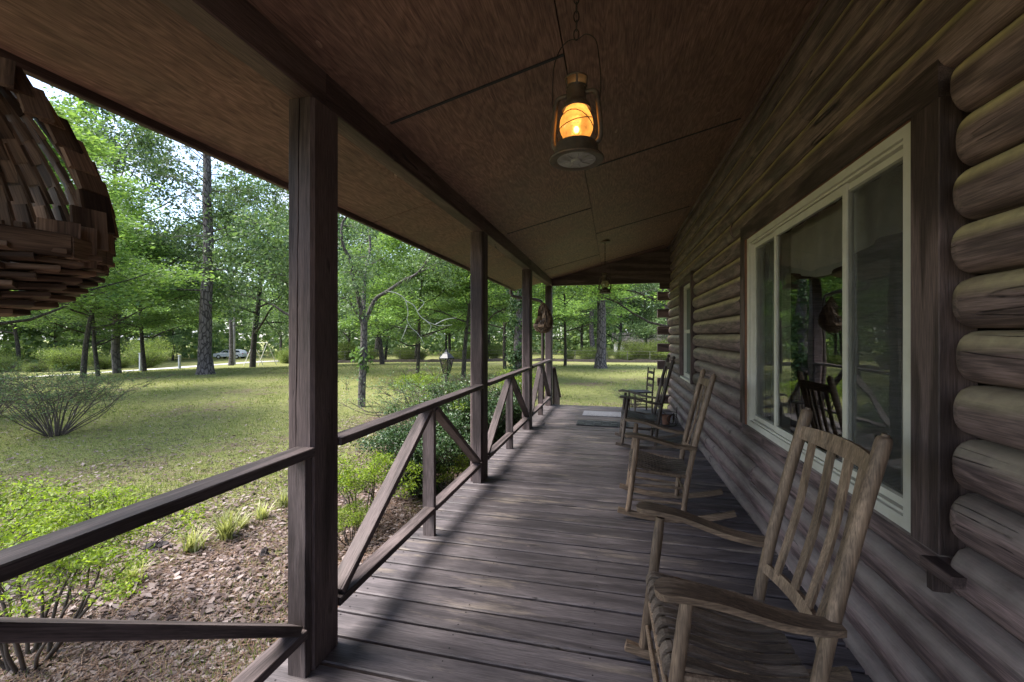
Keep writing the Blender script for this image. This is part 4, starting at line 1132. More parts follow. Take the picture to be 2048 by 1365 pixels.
def shrub(seed, H, W, stems, leaf, count, size, twig='twig', sub=7, spread=.07, topbias=0.4, flat=.45, r0=.016):
    g = Grow(seed)
    for k in range(stems):
        a = k * 2.4; o = Vector((math.cos(a) * .10, math.sin(a) * .10, -.03))
        f = g.r.uniform(.25, 1.0)
        tip = Vector((math.cos(a) * W * f, math.sin(a) * W * f, H * g.r.uniform(.75, 1.0) * (1 - .25 * f)))
        mid = o.lerp(tip, .5) + Vector((0, 0, H * .06)) + g.rv(.06 * W)
        pts = qbez([o, o.lerp(mid, .5) + g.rv(.03), mid, mid.lerp(tip, .5) + g.rv(.05 * W), tip], 3)
        rad = [r0 * (1 - .75 * i / (len(pts) - 1)) for i in range(len(pts))]
        g.m.tube(pts, rad, 6, False)
        for q in range(sub):
            t = topbias + (1 - topbias) * (q + g.r.random()) / sub
            i = min(len(pts) - 2, int(t * (len(pts) - 1)))
            d = g.rv(1); d.z = abs(d.z) * .5 + .15; d.normalize()
            e = pts[i] + d * (W * .30 * g.r.uniform(.5, 1.1))
            m1_ = pts[i].lerp(e, .5) + g.rv(.02)
            g.m.tube([pts[i], m1_, e], [rad[i] * .6, rad[i] * .4, .002], 4, False)
            g.ends += [m1_.lerp(e, .4), e]
            for w in range(3):
                d2 = (d + g.rv(.7)); d2.z = abs(d2.z) * .6; d2.normalize()
                e2 = e + d2 * W * .13 * g.r.uniform(.5, 1)
                g.m.tube([m1_.lerp(e, .7), e2], [.004, .0018], 3, False); g.ends.append(e2)
    rn = np.random.default_rng(seed)
    v = leaves_np(rn, g.centers(), (spread, spread, spread * .6), count, size, flat, .42)
    return g.m.mesh('stems', MAT[twig], True), np_mesh('foliage', v, MAT[leaf])

KINDS = {
    'dog1': deciduous(3, 7.5, .095, .30, 15, 3.6, .75, 'leaf_a', 30, .10, bark='bark_dark', flat=.72, spread=(.26, .26, .07)),
    'dog2': deciduous(8, 7.0, .085, .26, 15, 3.4, .8, 'leaf_a', 30, .098, bark='bark_dark', flat=.75, spread=(.26, .26, .06)),
    'oak1': deciduous(14, 11.5, .14, .22, 17, 4.2, .45, 'leaf_b', 22, .125, flat=.4, spread=(.34, .34, .22)),
    'oak2': deciduous(25, 10.0, .13, .20, 17, 4.0, .5, 'leaf_b', 22, .12, bark='bark_dark', flat=.4, spread=(.32, .32, .2)),
    'pine': pine(5, 21, .36, .24),
    'az1': shrub(2, 1.30, 1.05, 15, 'leaf_y', 26, .031, sub=8, spread=.05, topbias=.76),
    'az2': shrub(9, 0.95, .70, 11, 'leaf_y', 15, .034, sub=7, spread=.05, topbias=.6),
    'holly': shrub(6, 1.35, .85, 22, 'leaf_c', 26, .045, sub=11, spread=.07, topbias=.15, r0=.02),
    'twiggy': shrub(4, 1.5, 1.9, 34, 'leaf_b', 5, .04, sub=8, spread=.05, r0=.014),
    'bush': shrub(12, 2.4, 2.1, 20, 'leaf_w', 11, .11, sub=10, spread=.26, topbias=.1, r0=.03),
    'bush2': shrub(19, 1.5, 2.6, 22, 'leaf_w', 11, .10, sub=10, spread=.28, topbias=.05, r0=.02),
}
def plant(kind, name, label, cat, pos, scale=1.0, rz=0.0, group=None, sz=None):
    a, b = KINDS[kind]
    t = thing(name, label, cat, (0, 0, 0), group)
    woody = 'trunk' if name.endswith('tree') else 'stems'; green = 'crown' if name.endswith('tree') else 'foliage'
    link(woody, a, t); link(green, b, t)
    t.location = pos; t.rotation_euler = (0, 0, rz); t.scale = (scale, scale, sz or scale)
    return t
def P(u, v): return on_ground(u, v)[0]
def polar(u, zc):
    r = ray(u, HORIZON) * zc
    return Vector((r.x, r.y, ground_z(r.x, r.y)))

GT = 'trees standing on the lawn'
plant('pine', 'pine_tree', 'tall pine with thick plated trunk left of the nearest post', 'tree', P(411, 749), 1.0, 1.0, GT)
plant('pine', 'pine_tree', 'thick pine trunk standing on the lawn straight beyond the porch end', 'tree', P(1201, 737), .95, 3.0, GT)
plant('pine', 'pine_tree', 'darker pine trunk close behind the left of the thick pine beyond the porch', 'tree', P(1187, 722), 1.0, 5.1, GT)
plant('pine', 'pine_tree', 'far pale pine trunk behind the forked tree', 'tree', P(752, 713), .95, 2.0, GT)
plant('pine', 'pine_tree', 'far slim pine to the right of the tall pine', 'tree', polar(462, 44), .55, 4.0, GT, sz=.85)
plant('dog1', 'leafy_tree', 'dark trunked tree with hanging leaves at the left edge of the lawn', 'tree', P(-30, 800), 1.35, .6, GT)
plant('dog1', 'leafy_tree', 'leafy tree behind the twiggy shrub, the thicker of two trunks', 'tree', P(166, 757), 1.45, .3, GT)
plant('dog2', 'leafy_tree', 'slimmer leafy tree just right of the thicker trunk behind the twiggy shrub', 'tree', P(197, 753), 1.3, 2.1, GT)
plant('dog2', 'leafy_tree', 'small leafy tree with a double trunk seen through the middle bay', 'tree', P(834, 756), 1.15, 4.4, GT)
plant('dog1', 'leafy_tree', 'bright leafy tree beyond the lamp post', 'tree', P(893, 722), 1.7, 1.4, GT)
plant('dog1', 'leafy_tree', 'leafy tree whose trunk shows just left of the second post', 'tree', P(926, 758), 1.2, 5.4, GT)
plant('dog2', 'leafy_tree', 'leafy tree behind the third post', 'tree', P(1010, 738), 1.5, .8, GT)
plant('dog1', 'leafy_tree', 'leafy tree hidden by the log corner, its branches crossing the thick pine', 'tree', polar(1350, 18), 1.4, 2.6, GT)
plant('dog2', 'leafy_tree', 'leafy tree left of the thick pine beyond the porch end', 'tree', polar(1130, 31), 1.45, 3.7, GT)
plant('dog1', 'leafy_tree', 'leafy tree with low boughs spreading behind the slat basket', 'tree', polar(-60, 9.5), 1.15, 5.0, GT)
plant('dog2', 'leafy_tree', 'leafy tree between the left edge and the tall pine, farther back', 'tree', polar(290, 29), 1.7, 1.9, GT)
plant('oak1', 'leafy_tree', 'tall loose-crowned tree right behind the nearest post', 'tree', polar(600, 26), 1.5, 3.3, GT)
plant('oak2', 'leafy_tree', 'tall loose-crowned tree right of the tall pine', 'tree', polar(505, 36), 1.9, 5.9, GT)

plant('oak1', 'leafy_tree', 'very tall broad tree rising behind the two trunks left of the tall pine', 'tree', polar(235, 27), 1.65, 4.1, GT)
plant('oak2', 'leafy_tree', 'tall tree rising behind the forked tree', 'tree', polar(765, 36), 1.7, .9, GT)

# far row of trees beyond the drive and the fence
GB = 'trees along the far edge of the yard'
far = [(-150, 46, 'oak1', 1.71), (-40, 52, 'oak2', 1.78), (40, 44, 'dog1', 2.09), (110, 58, 'oak1', 1.55), (190, 50, 'oak2', 1.71), (260, 60, 'dog2', 2.48), (345, 62, 'oak2', 1.24),
       (560, 60, 'oak1', 1.40), (640, 52, 'dog1', 2.17), (700, 62, 'oak1', 1.32), (770, 56, 'oak2', 1.47), (830, 50, 'dog2', 2.17), (900, 60, 'oak1', 1.55), (975, 55, 'oak2', 1.71),
       (1045, 62, 'oak1', 1.71), (1100, 56, 'dog1', 2.33), (1165, 64, 'oak1', 1.63), (1235, 58, 'oak2', 1.71), (1290, 62, 'oak1', 1.55), (1350, 54, 'oak2', 1.55), (1420, 58, 'oak1', 1.55)]
order = ['first', 'second', 'third', 'fourth', 'fifth', 'sixth', 'seventh', 'eighth', 'ninth', 'tenth', 'eleventh', 'twelfth', 'thirteenth', 'fourteenth', 'fifteenth', 'sixteenth', 'seventeenth', 'eighteenth', 'nineteenth', 'twentieth', 'last']
for i, (u, zc, k, s_) in enumerate(far):
    plant(k, 'leafy_tree', f'{order[i]} tree from the left in the far row along the yard edge', 'tree', polar(u, zc), s_, i * 1.7, GB)
GH = 'bushes along the far edge of the yard'
rh = random.Random(21)
tens = ['', '', 'twenty', 'thirty', 'forty']
def nth(k):
    k += 1
    if k <= 20: return order[k - 1]
    return {30: 'thirtieth', 40: 'fortieth'}.get(k) or tens[k // 10] + '-' + order[k % 10 - 1]
us = sorted([rh.uniform(-120, 400) for _ in range(12)] + [rh.uniform(545, 1350) for _ in range(32)])
for i, u in enumerate(us):
    zc = rh.uniform(39, 46) if u < 400 else rh.uniform(49.5, 56)
    s_ = rh.uniform(.45, .85) * (1.25 if u < 400 else 1)
    plant(rh.choice(('bush', 'bush2')), 'bush', f'{nth(i)} bush from the left in the low growth along the yard edge', 'bush', polar(u, zc), s_, i * 2.1, GH, sz=s_ * rh.uniform(.8, 1.35))

plant('bush', 'bush', 'tall bush screening the left end of the pale far building', 'bush', polar(1268, 53), 1.0, 1.0, GH, sz=1.1)
plant('bush2', 'bush', 'wide bush screening the right end of the pale far building', 'bush', polar(1316, 53), 1.2, 2.0, GH, sz=1.5)

# far woods that close the view
rn = np.random.default_rng(77); vv = []
for k in range(420):
    a = rn.uniform(-1.25, 1.35) + YAW * 0; d = rn.uniform(78, 120)
    x, y = -math.sin(a) * d, math.cos(a) * d; h = rn.uniform(9, 22)
    c = np.stack([x + rn.normal(0, 2.6, 60), y + rn.normal(0, 2.6, 60), ground_z(x, y) + rn.uniform(0.2, h, 60) ** 1.0], axis=1)
    vv.append(leaves_np(rn, c, (.6, .6, .4), 5, .75, .35, .8))
fw = link('far_woods', np_mesh('far_woods', np.concatenate(vv), MAT['leaf_far']))
tag(fw, 'distant mass of green woods closing the view', None, None, 'stuff')

# ------------------------------------------------------------------ forked tree before the railing
ft, ftz = on_ground(724, 814)
t = thing('forked_tree', 'forked tree with a long bare limb arching right, growing behind the railing', 'tree', ft, 'trees standing on the lawn')
g = Grow(31)
D = ftz
def FP(u, v, dz=0.0): return at_depth(u, v, D + dz)
def limbpath(uv, r0, r1, n=5, sides=9):
    pts = qbez([FP(*q) for q in uv], n); k = len(pts) - 1
    rad = [r0 + (r1 - r0) * i / k for i in range(k + 1)]
    g.m.tube(pts, rad, sides, False); return pts, rad
limbpath([(723, 818), (724, 770), (727, 715), (728, 650), (726, 640)], .115, .095)
l1 = limbpath([(728, 652), (738, 625), (752, 598), (775, 583), (805, 563), (832, 549), (847, 533), (858, 512)], .070, .026)
l2 = limbpath([(832, 549), (850, 540, .2), (872, 528, .4), (892, 522, .5)], .032, .010)
l3 = limbpath([(726, 648), (727, 610, .3), (729, 570, .5), (731, 540, .6), (740, 500, .9), (738, 455, 1.0)], .075, .03)
l4 = limbpath([(726, 645), (716, 590, -.3), (706, 555, -.5), (700, 520, -.6), (686, 490, -.8), (684, 450, -.9), (700, 425, -.9)], .072, .025)
l5 = limbpath([(725, 648), (712, 625, -.2), (700, 605, -.5), (682, 596, -.8), (660, 585, -1)], .040, .014)
l6 = limbpath([(858, 512), (870, 480, .2), (890, 455, .3)], .03, .012)
for pp, rr_ in (l2, l3, l4, l5, l6): g.spray(pp, rr_, 1, 1.3, .5, 6, 2, .3)
for pp, rr_ in (l1,): g.spray(pp, rr_, 1, 1.0, .5, 4, 2, .7)
g.m.build('trunk', MAT['bark'], t, True, None)
c = g.centers()
link('crown', np_mesh('crown', leaves_np(np.random.default_rng(31), c, (.2, .2, .14), 13, .085, .4), MAT['leaf_b']), t)
g = Grow(32)
for uv in ([(775, 583), (795, 588), (810, 600), (816, 625), (814, 640), (822, 655), (836, 668), (848, 688)], [(812, 602), (828, 612), (840, 632), (858, 645), (880, 652), (905, 650)], [(815, 650), (808, 668), (802, 682)], [(836, 622), (848, 606), (834, 596)], [(850, 640), (862, 652), (858, 664)], [(870, 650), (890, 640), (912, 636)]):
    limbpath([(u, v, -.15) for u, v in uv], .016, .005, 5, 5)
g.m.build('dead_branch', MAT['twig_pale'], t, True, None)
vy = leaves_np(np.random.default_rng(5), np.array([tuple(FP(724 + a, v)) for a, v in ((0, 708), (6, 716), (-4, 722), (8, 728), (2, 735), (-6, 715))]), (.11, .11, .13), 30, .16, .2, .5, droop=.8)
link('vine', np_mesh('vine', vy, MAT['leaf_a']), t)

# ------------------------------------------------------------------ trunk wrapped in ivy beyond the third post
iv = polar(1033, 14.5)
t = thing('ivy_tree', 'slim trunk wrapped in ivy behind the third post', 'tree', iv, 'trees standing on the lawn')
g = Grow(51); pts, rad, _ = g.limb(iv - Vector((0, 0, .1)), (0, 0, 1), 9, .17, .10, 9, .03, .05, 10)
for k in range(8):
    f = .45 + .55 * k / 8; i = int(f * 8.9); a = k * 2.4
    pp, rr_, _ = g.limb(pts[i], (math.cos(a), math.sin(a), .4), 2.2, .04, .012, 5, .15, .02, 5); g.spray(pp, rr_, 1, 1.0, .6, 4, 2)
g.m.build('trunk', MAT['bark'], t, True, None)
link('crown', np_mesh('crown', leaves_np(np.random.default_rng(8), g.centers(), (.2, .2, .08), 30, .10, .6), MAT['leaf_a']), t)
rn = np.random.default_rng(52); cc = []
for k in range(260):
    z = rn.uniform(0, 1) ** 1.4 * 5.0; a = rn.uniform(0, 6.28); r_ = .19 + rn.uniform(0, .10) + .16 * max(0, 1 - z / .9)
    cc.append((iv.x + r_ * math.cos(a), iv.y + r_ * math.sin(a), iv.z + z))
link('ivy', np_mesh('ivy', leaves_np(rn, np.array(cc), (.06, .06, .08), 16, .085, .05, .8), MAT['leaf_ivy']), t)

# ------------------------------------------------------------------ shrubs by the porch
GS = 'shrubs beside the porch'
def G(u, zc): return polar(u, zc)
plant('az1', 'azalea_shrub', 'yellow-green azalea with bare crooked stems at the lower left', 'shrub', G(60, 2.75), .82, .4, GS)
plant('az2', 'azalea_shrub', 'low azalea behind the handrail at the far left edge', 'shrub', G(-90, 3.6), .9, 2.0, GS)
plant('twiggy', 'azalea_shrub', 'wide half-bare twiggy shrub standing in the lawn at left', 'shrub', P(110, 872), .95, 1.0, GS)
plant('twiggy', 'azalea_shrub', 'second twiggy shrub at the very left edge, under the dark trunk', 'shrub', P(-20, 836), .8, 3.0, GS)
plant('az2', 'azalea_shrub', 'slender azalea on a thin stem just beyond the nearest post', 'shrub', G(732, 4.75), .85, 1.1, GS)
plant('holly', 'holly_shrub', 'dense dark glossy shrub behind the middle of the first whole railing panel', 'shrub', G(838, 5.7), .85, .5, GS)
plant('holly', 'holly_shrub', 'dark glossy shrub behind the second post', 'shrub', G(925, 7.2), 1.0, 2.2, GS)
plant('az2', 'azalea_shrub', 'small yellow-green shrub low behind the right brace of the whole railing panel', 'shrub', G(905, 5.6), .62, 3.0, GS)
plant('az1', 'azalea_shrub', 'tall loose shrub hiding the garden lamp post', 'shrub', G(905, 9.0), .8, 4.0, GS)
plant('az2', 'azalea_shrub', 'yellow-green shrub behind the railing between second and third post', 'shrub', G(985, 9.2), 1.1, 5.0, GS)
plant('holly', 'holly_shrub', 'dark shrub at the foot of the third post', 'shrub', G(1000, 8.2), .9, 4.0, GS)
plant('az2', 'azalea_shrub', 'shrub at the foot of the ivy trunk', 'shrub', G(1040, 12.0), 1.2, .7, GS)
plant('twiggy', 'azalea_shrub', 'low wispy green shrub on the lawn left of the small chair', 'shrub', G(1268, 12.5), .42, 2.0, GS)
plant('twiggy', 'azalea_shrub', 'loose twiggy shrub in front of the garden lamp post', 'shrub', G(880, 7.7), .92, 1.3, GS)
plant('az1', 'azalea_shrub', 'leafy shrub right of the garden lamp post against the second post', 'shrub', G(905, 7.6), .9, 5.2, GS)
plant('az2', 'azalea_shrub', 'green seedling shrub low behind the long brace near the nearest post', 'shrub', G(700, 4.3), .42, 2.7, GS)
plant('az1', 'azalea_shrub', 'pale loose shrub on the lawn right of the forked tree', 'shrub', G(845, 11.0), .9, 2.5, GS)

# ------------------------------------------------------------------ tufts of striped grass
def tuft(seed, n, L):
    rn = np.random.default_rng(seed); m_ = MB()
    for k in range(n):
        a = rn.uniform(0, 6.28); l = L * rn.uniform(.6, 1.1); out = rn.uniform(.15, .75); w = rn.uniform(.004, .008)
        o = Vector((rn.normal(0, .03), rn.normal(0, .03), -.02)); d = Vector((math.cos(a), math.sin(a), 0)); s_ = Vector((-d.y, d.x, 0))
        pts = [o + d * (l * out * f ** 1.6) + Vector((0, 0, l * (f - .45 * out * f * f))) for f in (0, .3, .6, .85, 1)]
        vs = []
        for f, p in zip((1, 1, .8, .5, .08), pts): vs += [p - s_ * w * f, p + s_ * w * f]
        m_.add(vs, [(2*i, 2*i+1, 2*i+3, 2*i+2) for i in range(4)])
    return m_.mesh('blades', MAT['tuft'])
MAT['tuft'] = leafmat('leaf_liriope', [(0.18, 0.21, 0.07), (0.34, 0.36, 0.14), (0.50, 0.50, 0.28)], .35, patch=4)
tfl = ['largest yellow-green grass tuft, in the middle of the row', 'upright pale grass tuft nearest the dark stump chips', 'grass tuft just right of the largest tuft', 'small grass tuft farther right towards the nearest post', 'grass tuft partly hidden by the nearest post', 'spreading grass tuft left of the row beside the azalea']
for k, (u, v, s_, n) in enumerate(((452, 1078, 1.15, 110), (384, 1102, 1.0, 60), (482, 1056, .8, 50), (525, 1038, .85, 50), (566, 1014, 1.0, 50), (258, 1168, .95, 60))):
    p = P(u, v)
    tt = thing('grass_tuft', tfl[k], 'grass tuft', (0, 0, 0), 'tufts of grass in a row on the litter')
    link('blades', tuft(k + 60, n, .30), tt); tt.location = p; tt.scale = (s_ * 1.05,) * 3; tt.rotation_euler = (0, 0, k)

# ------------------------------------------------------------------ stump chips and a stone
MAT['rot'] = plain('rotten_wood', (0.035, 0.028, 0.028), rough=.95, noise=.5, scale=30, bump=.5)
def lump(name, label, cat, u, v, s_, seed, mat):
    rn = random.Random(seed); p = P(u, v); m_ = MB(); vs = []; NU, NV = 14, 7
    for j in range(NV + 1):
        for i in range(NU):
            a = 2*math.pi*i/NU; b = math.pi/2*j/NV; k = 1 + rn.uniform(-.22, .22)
            vs.append((p.x + s_[0]*math.cos(a)*math.cos(b)*k, p.y + s_[1]*math.sin(a)*math.cos(b)*k, p.z - .02 + s_[2]*math.sin(b)*k))
    m_.add(vs, [(j*NU+i, j*NU+(i+1) % NU, (j+1)*NU+(i+1) % NU, (j+1)*NU+i) for j in range(NV) for i in range(NU)])
    o = m_.build(name, mat); tag(o, label, cat)
lump('rotten_stump', 'dark rotten stump remains on the ground left of the grass tufts', 'stump', 315, 1096, (.14, .10, .07), 3, MAT['rot'])
lump('stone', 'small dark stone right of the grass tufts', 'stone', 529, 1113, (.05, .035, .09), 5, MAT['rot'])

# ------------------------------------------------------------------ ground litter and grass blades near the porch
def scatter(seed, n, rmin, rmax, a0, a1):
    rn = np.random.default_rng(seed)
    zc = np.exp(rn.uniform(math.log(rmin), math.log(rmax), n)); u = rn.uniform(a0, a1, n)
    k = (u - UC) / FPX
    x = (k * CS - SN) * zc; y = (k * SN + CS) * zc
    return x, y, zc, rn
gz = np.vectorize(ground_z)
MAT['litter'] = leafmat('litter_leaf', [(0.045, 0.026, 0.022), (0.145, 0.098, 0.082), (0.30, 0.24, 0.225)], .1, patch=1.2)
MAT['blade'] = leafmat('grass_blade', [(0.085, 0.112, 0.028), (0.180, 0.215, 0.060), (0.310, 0.320, 0.120)], .35, patch=.8)
x, y, zc, rn = scatter(101, 190000, 1.6, 18, -1300, 1080)
fld = np.sin(x * 1.1 + 1) * np.sin(y * .9) + .5 * np.sin(x * 2.7 + y * 1.9)
nearp = np.clip((x + 4.6) / 2.2, -1.2, 1.2)
ok = (x < -1.5) & (fld * .5 + nearp + rn.normal(0, .5, len(x)) > -.55)
x, y, zc = x[ok], y[ok], zc[ok]
v = leaves_np(rn, np.stack([x, y, gz(x, y) + .008], 1), (.0, .0, .004), 1, .046, .8, .45, szvar=.6)
x, y, zc, rn = scatter(103, 21000, 3, 30, -1300, 1330)
ok = (x < -1.5) | (y > 9.6)
x, y = x[ok], y[ok]
v = np.concatenate([v, leaves_np(rn, np.stack([x, y, gz(x, y) + .03], 1), (.0, .0, .005), 1, .058, .8, .5, szvar=.6)])
x = np.random.default_rng(5).uniform(-1.3, 1.0, 70); y = np.random.default_rng(6).uniform(.6, 8.8, 70)
v = np.concatenate([v, leaves_np(rn, np.stack([x, y, x * 0 + .006], 1), (.0, .0, .001), 1, .018, .9, .4, szvar=.7)])
tag(link('leaf_litter', np_mesh('leaf_litter', v, MAT['litter'])), 'fallen brown leaves strewn on the ground by the porch', None, None, 'stuff')
x, y, zc, rn = scatter(104, 70000, 1.6, 12, -1300, 1080)
fld = np.sin(x * 1.1 + 1) * np.sin(y * .9) + .5 * np.sin(x * 2.7 + y * 1.9)
ok = (x < -1.5) & (fld * .5 + np.clip((x + 4.6) / 2.2, -1.2, 1.2) + rn.normal(0, .5, len(x)) > -.3)
x, y = x[ok], y[ok]; n = len(x); a = rn.uniform(0, 6.283, n); L = rn.uniform(.05, .11, n); z = gz(x, y) + rn.uniform(.006, .02, n)
dx, dy = np.cos(a), np.sin(a); w = .0016
v = np.stack([np.stack([x - dy*w, y + dx*w, z], 1), np.stack([x + dy*w, y - dx*w, z], 1), np.stack([x + dx*L + dy*w, y + dy*L - dx*w, z + .006], 1), np.stack([x + dx*L - dy*w, y + dy*L + dx*w, z + .006], 1)], axis=1).reshape(-1, 3)
MAT['straw'] = leafmat('pine_straw', [(0.065, 0.032, 0.020), (0.155, 0.084, 0.052), (0.27, 0.18, 0.12)], .05, patch=1.5)
tag(link('pine_straw', np_mesh('pine_straw', v, MAT['straw'])), 'reddish pine needles fallen on the litter by the porch', None, None, 'stuff')
x, y, zc, rn = scatter(102, 430000, 1.6, 34, -1300, 1330)
fld = np.sin(x * 1.1 + 1) * np.sin(y * .9) + .5 * np.sin(x * 2.7 + y * 1.9)
nearp = np.clip((x + 4.3) / 2.2, -1.2, .75) * np.clip((11 - y) / 3, 0, 1)
ok = ((x < -1.5) | (y > 9.6)) & (-fld * .55 - nearp + rn.normal(0, .45, len(x)) > .0)
x, y, zc, fld = x[ok], y[ok], zc[ok], -fld[ok]; n = len(x)
a = rn.uniform(0, 6.283, n); h = rn.uniform(.012, .042, n) * (1 + zc * .03) * (1 + .6 * np.clip(fld, 0, 1)); w = .0022 * (1 + zc * .2)
lx, ly = rn.normal(0, .02, n), rn.normal(0, .02, n); z = gz(x, y) - .004
v = np.stack([np.stack([x - np.cos(a)*w, y - np.sin(a)*w, z], 1), np.stack([x + np.cos(a)*w, y + np.sin(a)*w, z], 1), np.stack([x + lx, y + ly, z + h], 1)], axis=1).reshape(-1, 3)
tag(link('grass', np_mesh('grass', v, MAT['blade'], 3)), 'short green grass blades growing through the litter and lawn', None, None, 'stuff')

# ------------------------------------------------------------------ garden lamp post
lp = polar(893, 8.6); S = 1.0
t = thing('lamp_post', 'black garden lamp post half hidden in shrubs', 'lamp post', lp)
MAT['black'] = plain('black_metal', (0.02, 0.02, 0.02), rough=.4, noise=.2)
MB().tube([lp - Vector((0, 0, .1)), lp + Vector((0, 0, 1.30))], .035, 10).build('pole', MAT['black'], t, True)
zb = lp.z + 1.30
MB().lathe([(.06, 0), (.07, .03), (.04, .05)], 6, (lp.x, lp.y, zb)).build('collar', MAT['black'], t)
for k in range(6):
    a0, a1 = k*math.pi/3, (k+1)*math.pi/3
    b0, b1 = .075, .15
    q = [(lp.x+b0*math.cos(a0), lp.y+b0*math.sin(a0), zb+.05), (lp.x+b0*math.cos(a1), lp.y+b0*math.sin(a1), zb+.05), (lp.x+b1*math.cos(a1), lp.y+b1*math.sin(a1), zb+.34), (lp.x+b1*math.cos(a0), lp.y+b1*math.sin(a0), zb+.34)]
    MB().add(q, [(0, 1, 2, 3)]).build('pane', MAT['glass'], t)
    MB().tube([q[0], q[3]], .007, 6).build('bar', MAT['black'], t)
MB().lathe([(.165, .34), (.17, .36), (.09, .44), (.03, .48), (.02, .52), (.0005, .53)], 6, (lp.x, lp.y, zb)).build('cap', MAT['black'], t)

# ------------------------------------------------------------------ wire fence with posts along the far side
GF = 'posts of the far wire fence'
MAT['post_grey'] = plain('fence_grey', (.12, .115, .11), rough=.9, noise=.3)
fu = [655, 690, 725, 762, 800, 840, 880, 925, 970, 1015, 1060, 1105, 1150, 1214, 1255, 1300, 1345]
fpos = [polar(u, 48.6) for u in fu]
f = thing('wire_fence', 'low wire fence on thin posts along the far side of the lawn', 'fence', fpos[8])
for p in fpos: MB().tube([p - Vector((0, 0, .2)), p + Vector((0, 0, 1.3))], .03, 6).build('post', MAT['post_grey'], f)
for hgt in (.1, .5, .9, 1.27):
    MB().tube([p + Vector((0, 0, hgt)) for p in fpos],   .008 if hgt < 1.2 else .014, 4).build('wire', MAT['post_grey'], f)

MAT['bank'] = plain('earth_bank', (.05, .04, .032), rough=.95, noise=.5, scale=6, bump=.6)
q = MB(); vs = []
rb = random.Random(3)
bp_ = [polar(u, 47.8) for u in range(600, 1420, 12)]
for p_ in bp_:
    h_ = .30 + rb.uniform(-.07, .10)
    vs += [p_ + Vector((0, -.25, -.05)), p_ + Vector((0, -.08, h_)), p_ + Vector((0, .12, h_ * .9)), p_ + Vector((0, .3, -.05))]
q.add(vs, [(4*i+k, 4*i+k+1, 4*i+5+k, 4*i+4+k) for i in range(len(bp_) - 1) for k in range(3)])
tag(q.build('earth_bank', MAT['bank']), 'low dark earth bank along the foot of the wire fence', 'bank')
MAT['post_blue'] = plain('gate_post_grey', (.26, .28, .31), rough=.8, noise=.2)
for k, (u, v, hh, lb_) in enumerate(((281, 742, 1.35, 'left grey gate post by the gravel drive'), (359, 738, 1.1, 'right grey gate post by the gravel drive'))):
    p = P(u, v); t = thing('gate_post', lb_, 'gate post', p, 'gate posts by the drive')
    board('shaft', p - Vector((0, 0, .2)), p + Vector((0, 0, hh)), .15, .15, MAT['post_blue'], t, side=(0, 1, 0), ch=.01)
    MB().prism([p + Vector((-.1, -.1, hh)), p + Vector((.1, -.1, hh)), p + Vector((.1, .1, hh)), p + Vector((-.1, .1, hh))], (0, 0, 0), (0, 0, .05)).build('cap', MAT['post_blue'], t)
p = P(468, 730)
t = thing('utility_pole', 'grey weathered wooden pole standing before the parked car', 'pole', p)
MAT['pole'] = wood('pole_grey', (.13, .125, .125), (.25, .24, .24), axis=2)
MB().tube([p - Vector((0, 0, .2)), p + Vector((0, 0, 1.5)), p + Vector((.05, 0, 6.5))], [.17, .16, .11], 10).build('shaft', MAT['pole'], t, True)
MB().box((p.x - .06, p.y - .22, p.z + 1.0), (p.x + .06, p.y - .15, p.z + 1.35)).build('meter_box', MAT['post_grey'], t)
# tall bare swing frame right of the pole
MAT['pale_pole'] = plain('pale_pole', (.55, .53, .48), rough=.6, noise=.2)
sp = P(520, 731)
t = thing('swing_frame', 'thin pale swing frame on the lawn right of the pole', 'swing frame', sp)
for a, b in (((-1.1, -.9), (-.8, 0)), ((-.5, .9), (-.8, 0)), ((.6, -.9), (.9, 0)), ((1.2, .9), (.9, 0))):
    MB().tube([sp + Vector((a[0], a[1], -.05)), sp + Vector((b[0], b[1], 2.3))], .035, 6).build('leg', MAT['pale_pole'], t)
MB().tube([sp + Vector((-.85, 0, 2.3)), sp + Vector((.95, 0, 2.3))], .035, 6).build('top_bar', MAT['pale_pole'], t)
for dx in (-.1, .35): MB().tube([sp + Vector((dx, 0, 2.28)), sp + Vector((dx, 0, .45))], .012, 4).build('rope', MAT['pale_pole'], t)
MB().box((sp.x - .14, sp.y - .1, sp.z + .42), (sp.x + .39, sp.y + .1, sp.z + .45)).build('seat', MAT['pale_pole'], t)

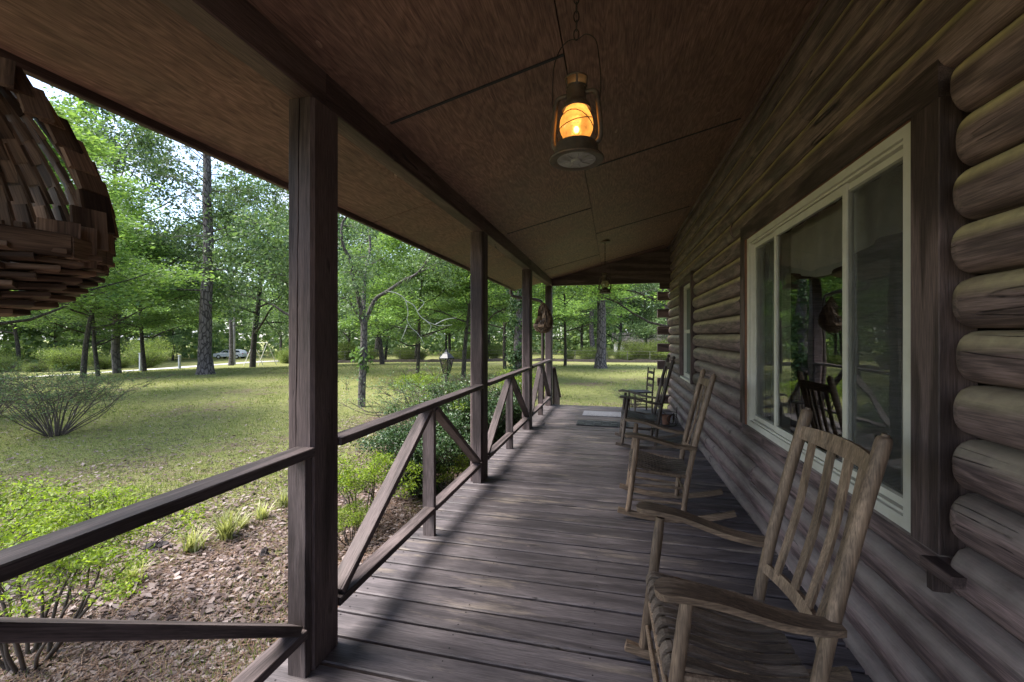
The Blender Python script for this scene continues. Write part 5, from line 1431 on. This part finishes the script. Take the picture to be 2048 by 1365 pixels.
# ------------------------------------------------------------------ silver car on the far drive
def car(pos, rz):
    t = thing('parked_car', 'small silver-white car parked beyond the lawn at left', 'car', (0, 0, 0))
    body = plain('car_paint', (.62, .64, .68), rough=.3, noise=.03); glass = plain('car_glass', (.03, .04, .05), rough=.08, noise=.05)
    tyre = plain('tyre', (.02, .02, .02), rough=.8, noise=.1); rim = plain('rim', (.5, .5, .5), rough=.35, metal=.7, noise=.05); red = plain('tail_red', (.4, .03, .03), rough=.3, noise=.05)
    lampm = plain('lamp_clear', (.8, .8, .78), rough=.15, noise=.03)
    low = [(-2.2, .32), (-2.24, .55), (-2.18, .78), (-1.3, .92), (1.2, .96), (2.1, .93), (2.2, .72), (2.2, .34)]
    vs = []; n = len(low)
    for yy, k in ((-.86, .96), (-.80, 1), (.80, 1), (.86, .96)):
        ins = .0 if abs(yy) < .85 else .04
        vs += [(x_ * (1 - ins * .3), yy, z_ - (ins if z_ > .8 else -ins)) for x_, z_ in low]
    fs = [(j*n+i, j*n+(i+1) % n, (j+1)*n+(i+1) % n, (j+1)*n+i) for j in range(3) for i in range(n)] + [tuple(range(n))[::-1], tuple(3*n+i for i in range(n))]
    MB().add(vs, fs).build('body', body, t)
    up_ = [(-1.30, .91), (-.55, 1.40), (.9, 1.46), (1.75, 1.32), (2.10, .94)]
    vs = [(x_, s_ * (.80 - .16 * max(0, (z_ - .92) / .5)), z_) for s_ in (-1, 1) for x_, z_ in up_]
    MB().add(vs, [(0, 1, 2, 3, 4)[::-1], (5, 6, 7, 8, 9), (0, 5, 6, 1)[::-1], (1, 6, 7, 2)[::-1], (2, 7, 8, 3)[::-1], (3, 8, 9, 4)[::-1]]).build('cabin', body, t)
    for s_ in (-1, 1):
        for poly in ([(-1.10, .97), (-.52, 1.34), (.02, 1.37), (.02, .97)], [(.08, .97), (.08, 1.37), (.85, 1.39), (1.0, .98)], [(1.08, .99), (.93, 1.39), (1.62, 1.27), (1.85, 1.0)]):
            q = [(x_, s_ * (.806 - .16 * (z_ - .92) / .5), z_) for x_, z_ in poly]
            MB().add(q, [(0, 1, 2, 3)]).build('side_window', glass, t)
        for x_ in (-1.4, 1.35):
            w = MB().tube([(x_, s_ * .70, .32), (x_, s_ * .865, .32)], .32, 20).build('wheel', tyre, t, True, 40)
            MB().tube([(x_, s_ * .80, .32), (x_, s_ * .872, .32)], .19, 16).build('rim', rim, w, True, 40)
        MB().box((-2.22, s_*.62 - .14, .62), (-2.12, s_*.62 + .14, .76)).build('headlight', lampm, t)
        MB().box((2.10, s_*.66 - .12, .74), (2.215, s_*.66 + .12, .90)).build('tail_light', red, t)
    MB().add([(-1.26, -.72, .945), (-1.26, .72, .945), (-.60, .60, 1.385), (-.60, -.60, 1.385)], [(0, 1, 2, 3)]).build('windscreen', glass, t)
    t.location = pos; t.rotation_euler = (0, 0, rz)
cp = polar(462, 67)
dirv = ray(520, HORIZON) - ray(405, HORIZON)
car(cp, math.atan2(dirv.y, dirv.x) + .05)

# ------------------------------------------------------------------ pale building behind the hedge at the right
hb = polar(1287, 74)
t = thing('far_house', 'pale low building glimpsed through leaves behind the hedge', 'house', hb)
MAT['siding'] = plain('siding', (.62, .62, .66), rough=.7, noise=.08, scale=3)
MB().box((hb.x - 5, hb.y, hb.z - .2), (hb.x + 6, hb.y + 6, hb.z + 2.6)).build('wall', MAT['siding'], t)
MB().prism([(hb.x - 5.4, hb.y - .4, hb.z + 2.6), (hb.x - 5.4, hb.y + 6.4, hb.z + 2.6), (hb.x - 5.4, hb.y + 3, hb.z + 4.2)], (0, 0, 0), (11.8, 0, 0)).build('roof', MAT['shingle'], t)
for dx in (-3.2, 0.2, 3.4): MB().box((hb.x + dx, hb.y - .03, hb.z + .9), (hb.x + dx + 1.1, hb.y + .02, hb.z + 2.1)).build('window', MAT['dark'], t)
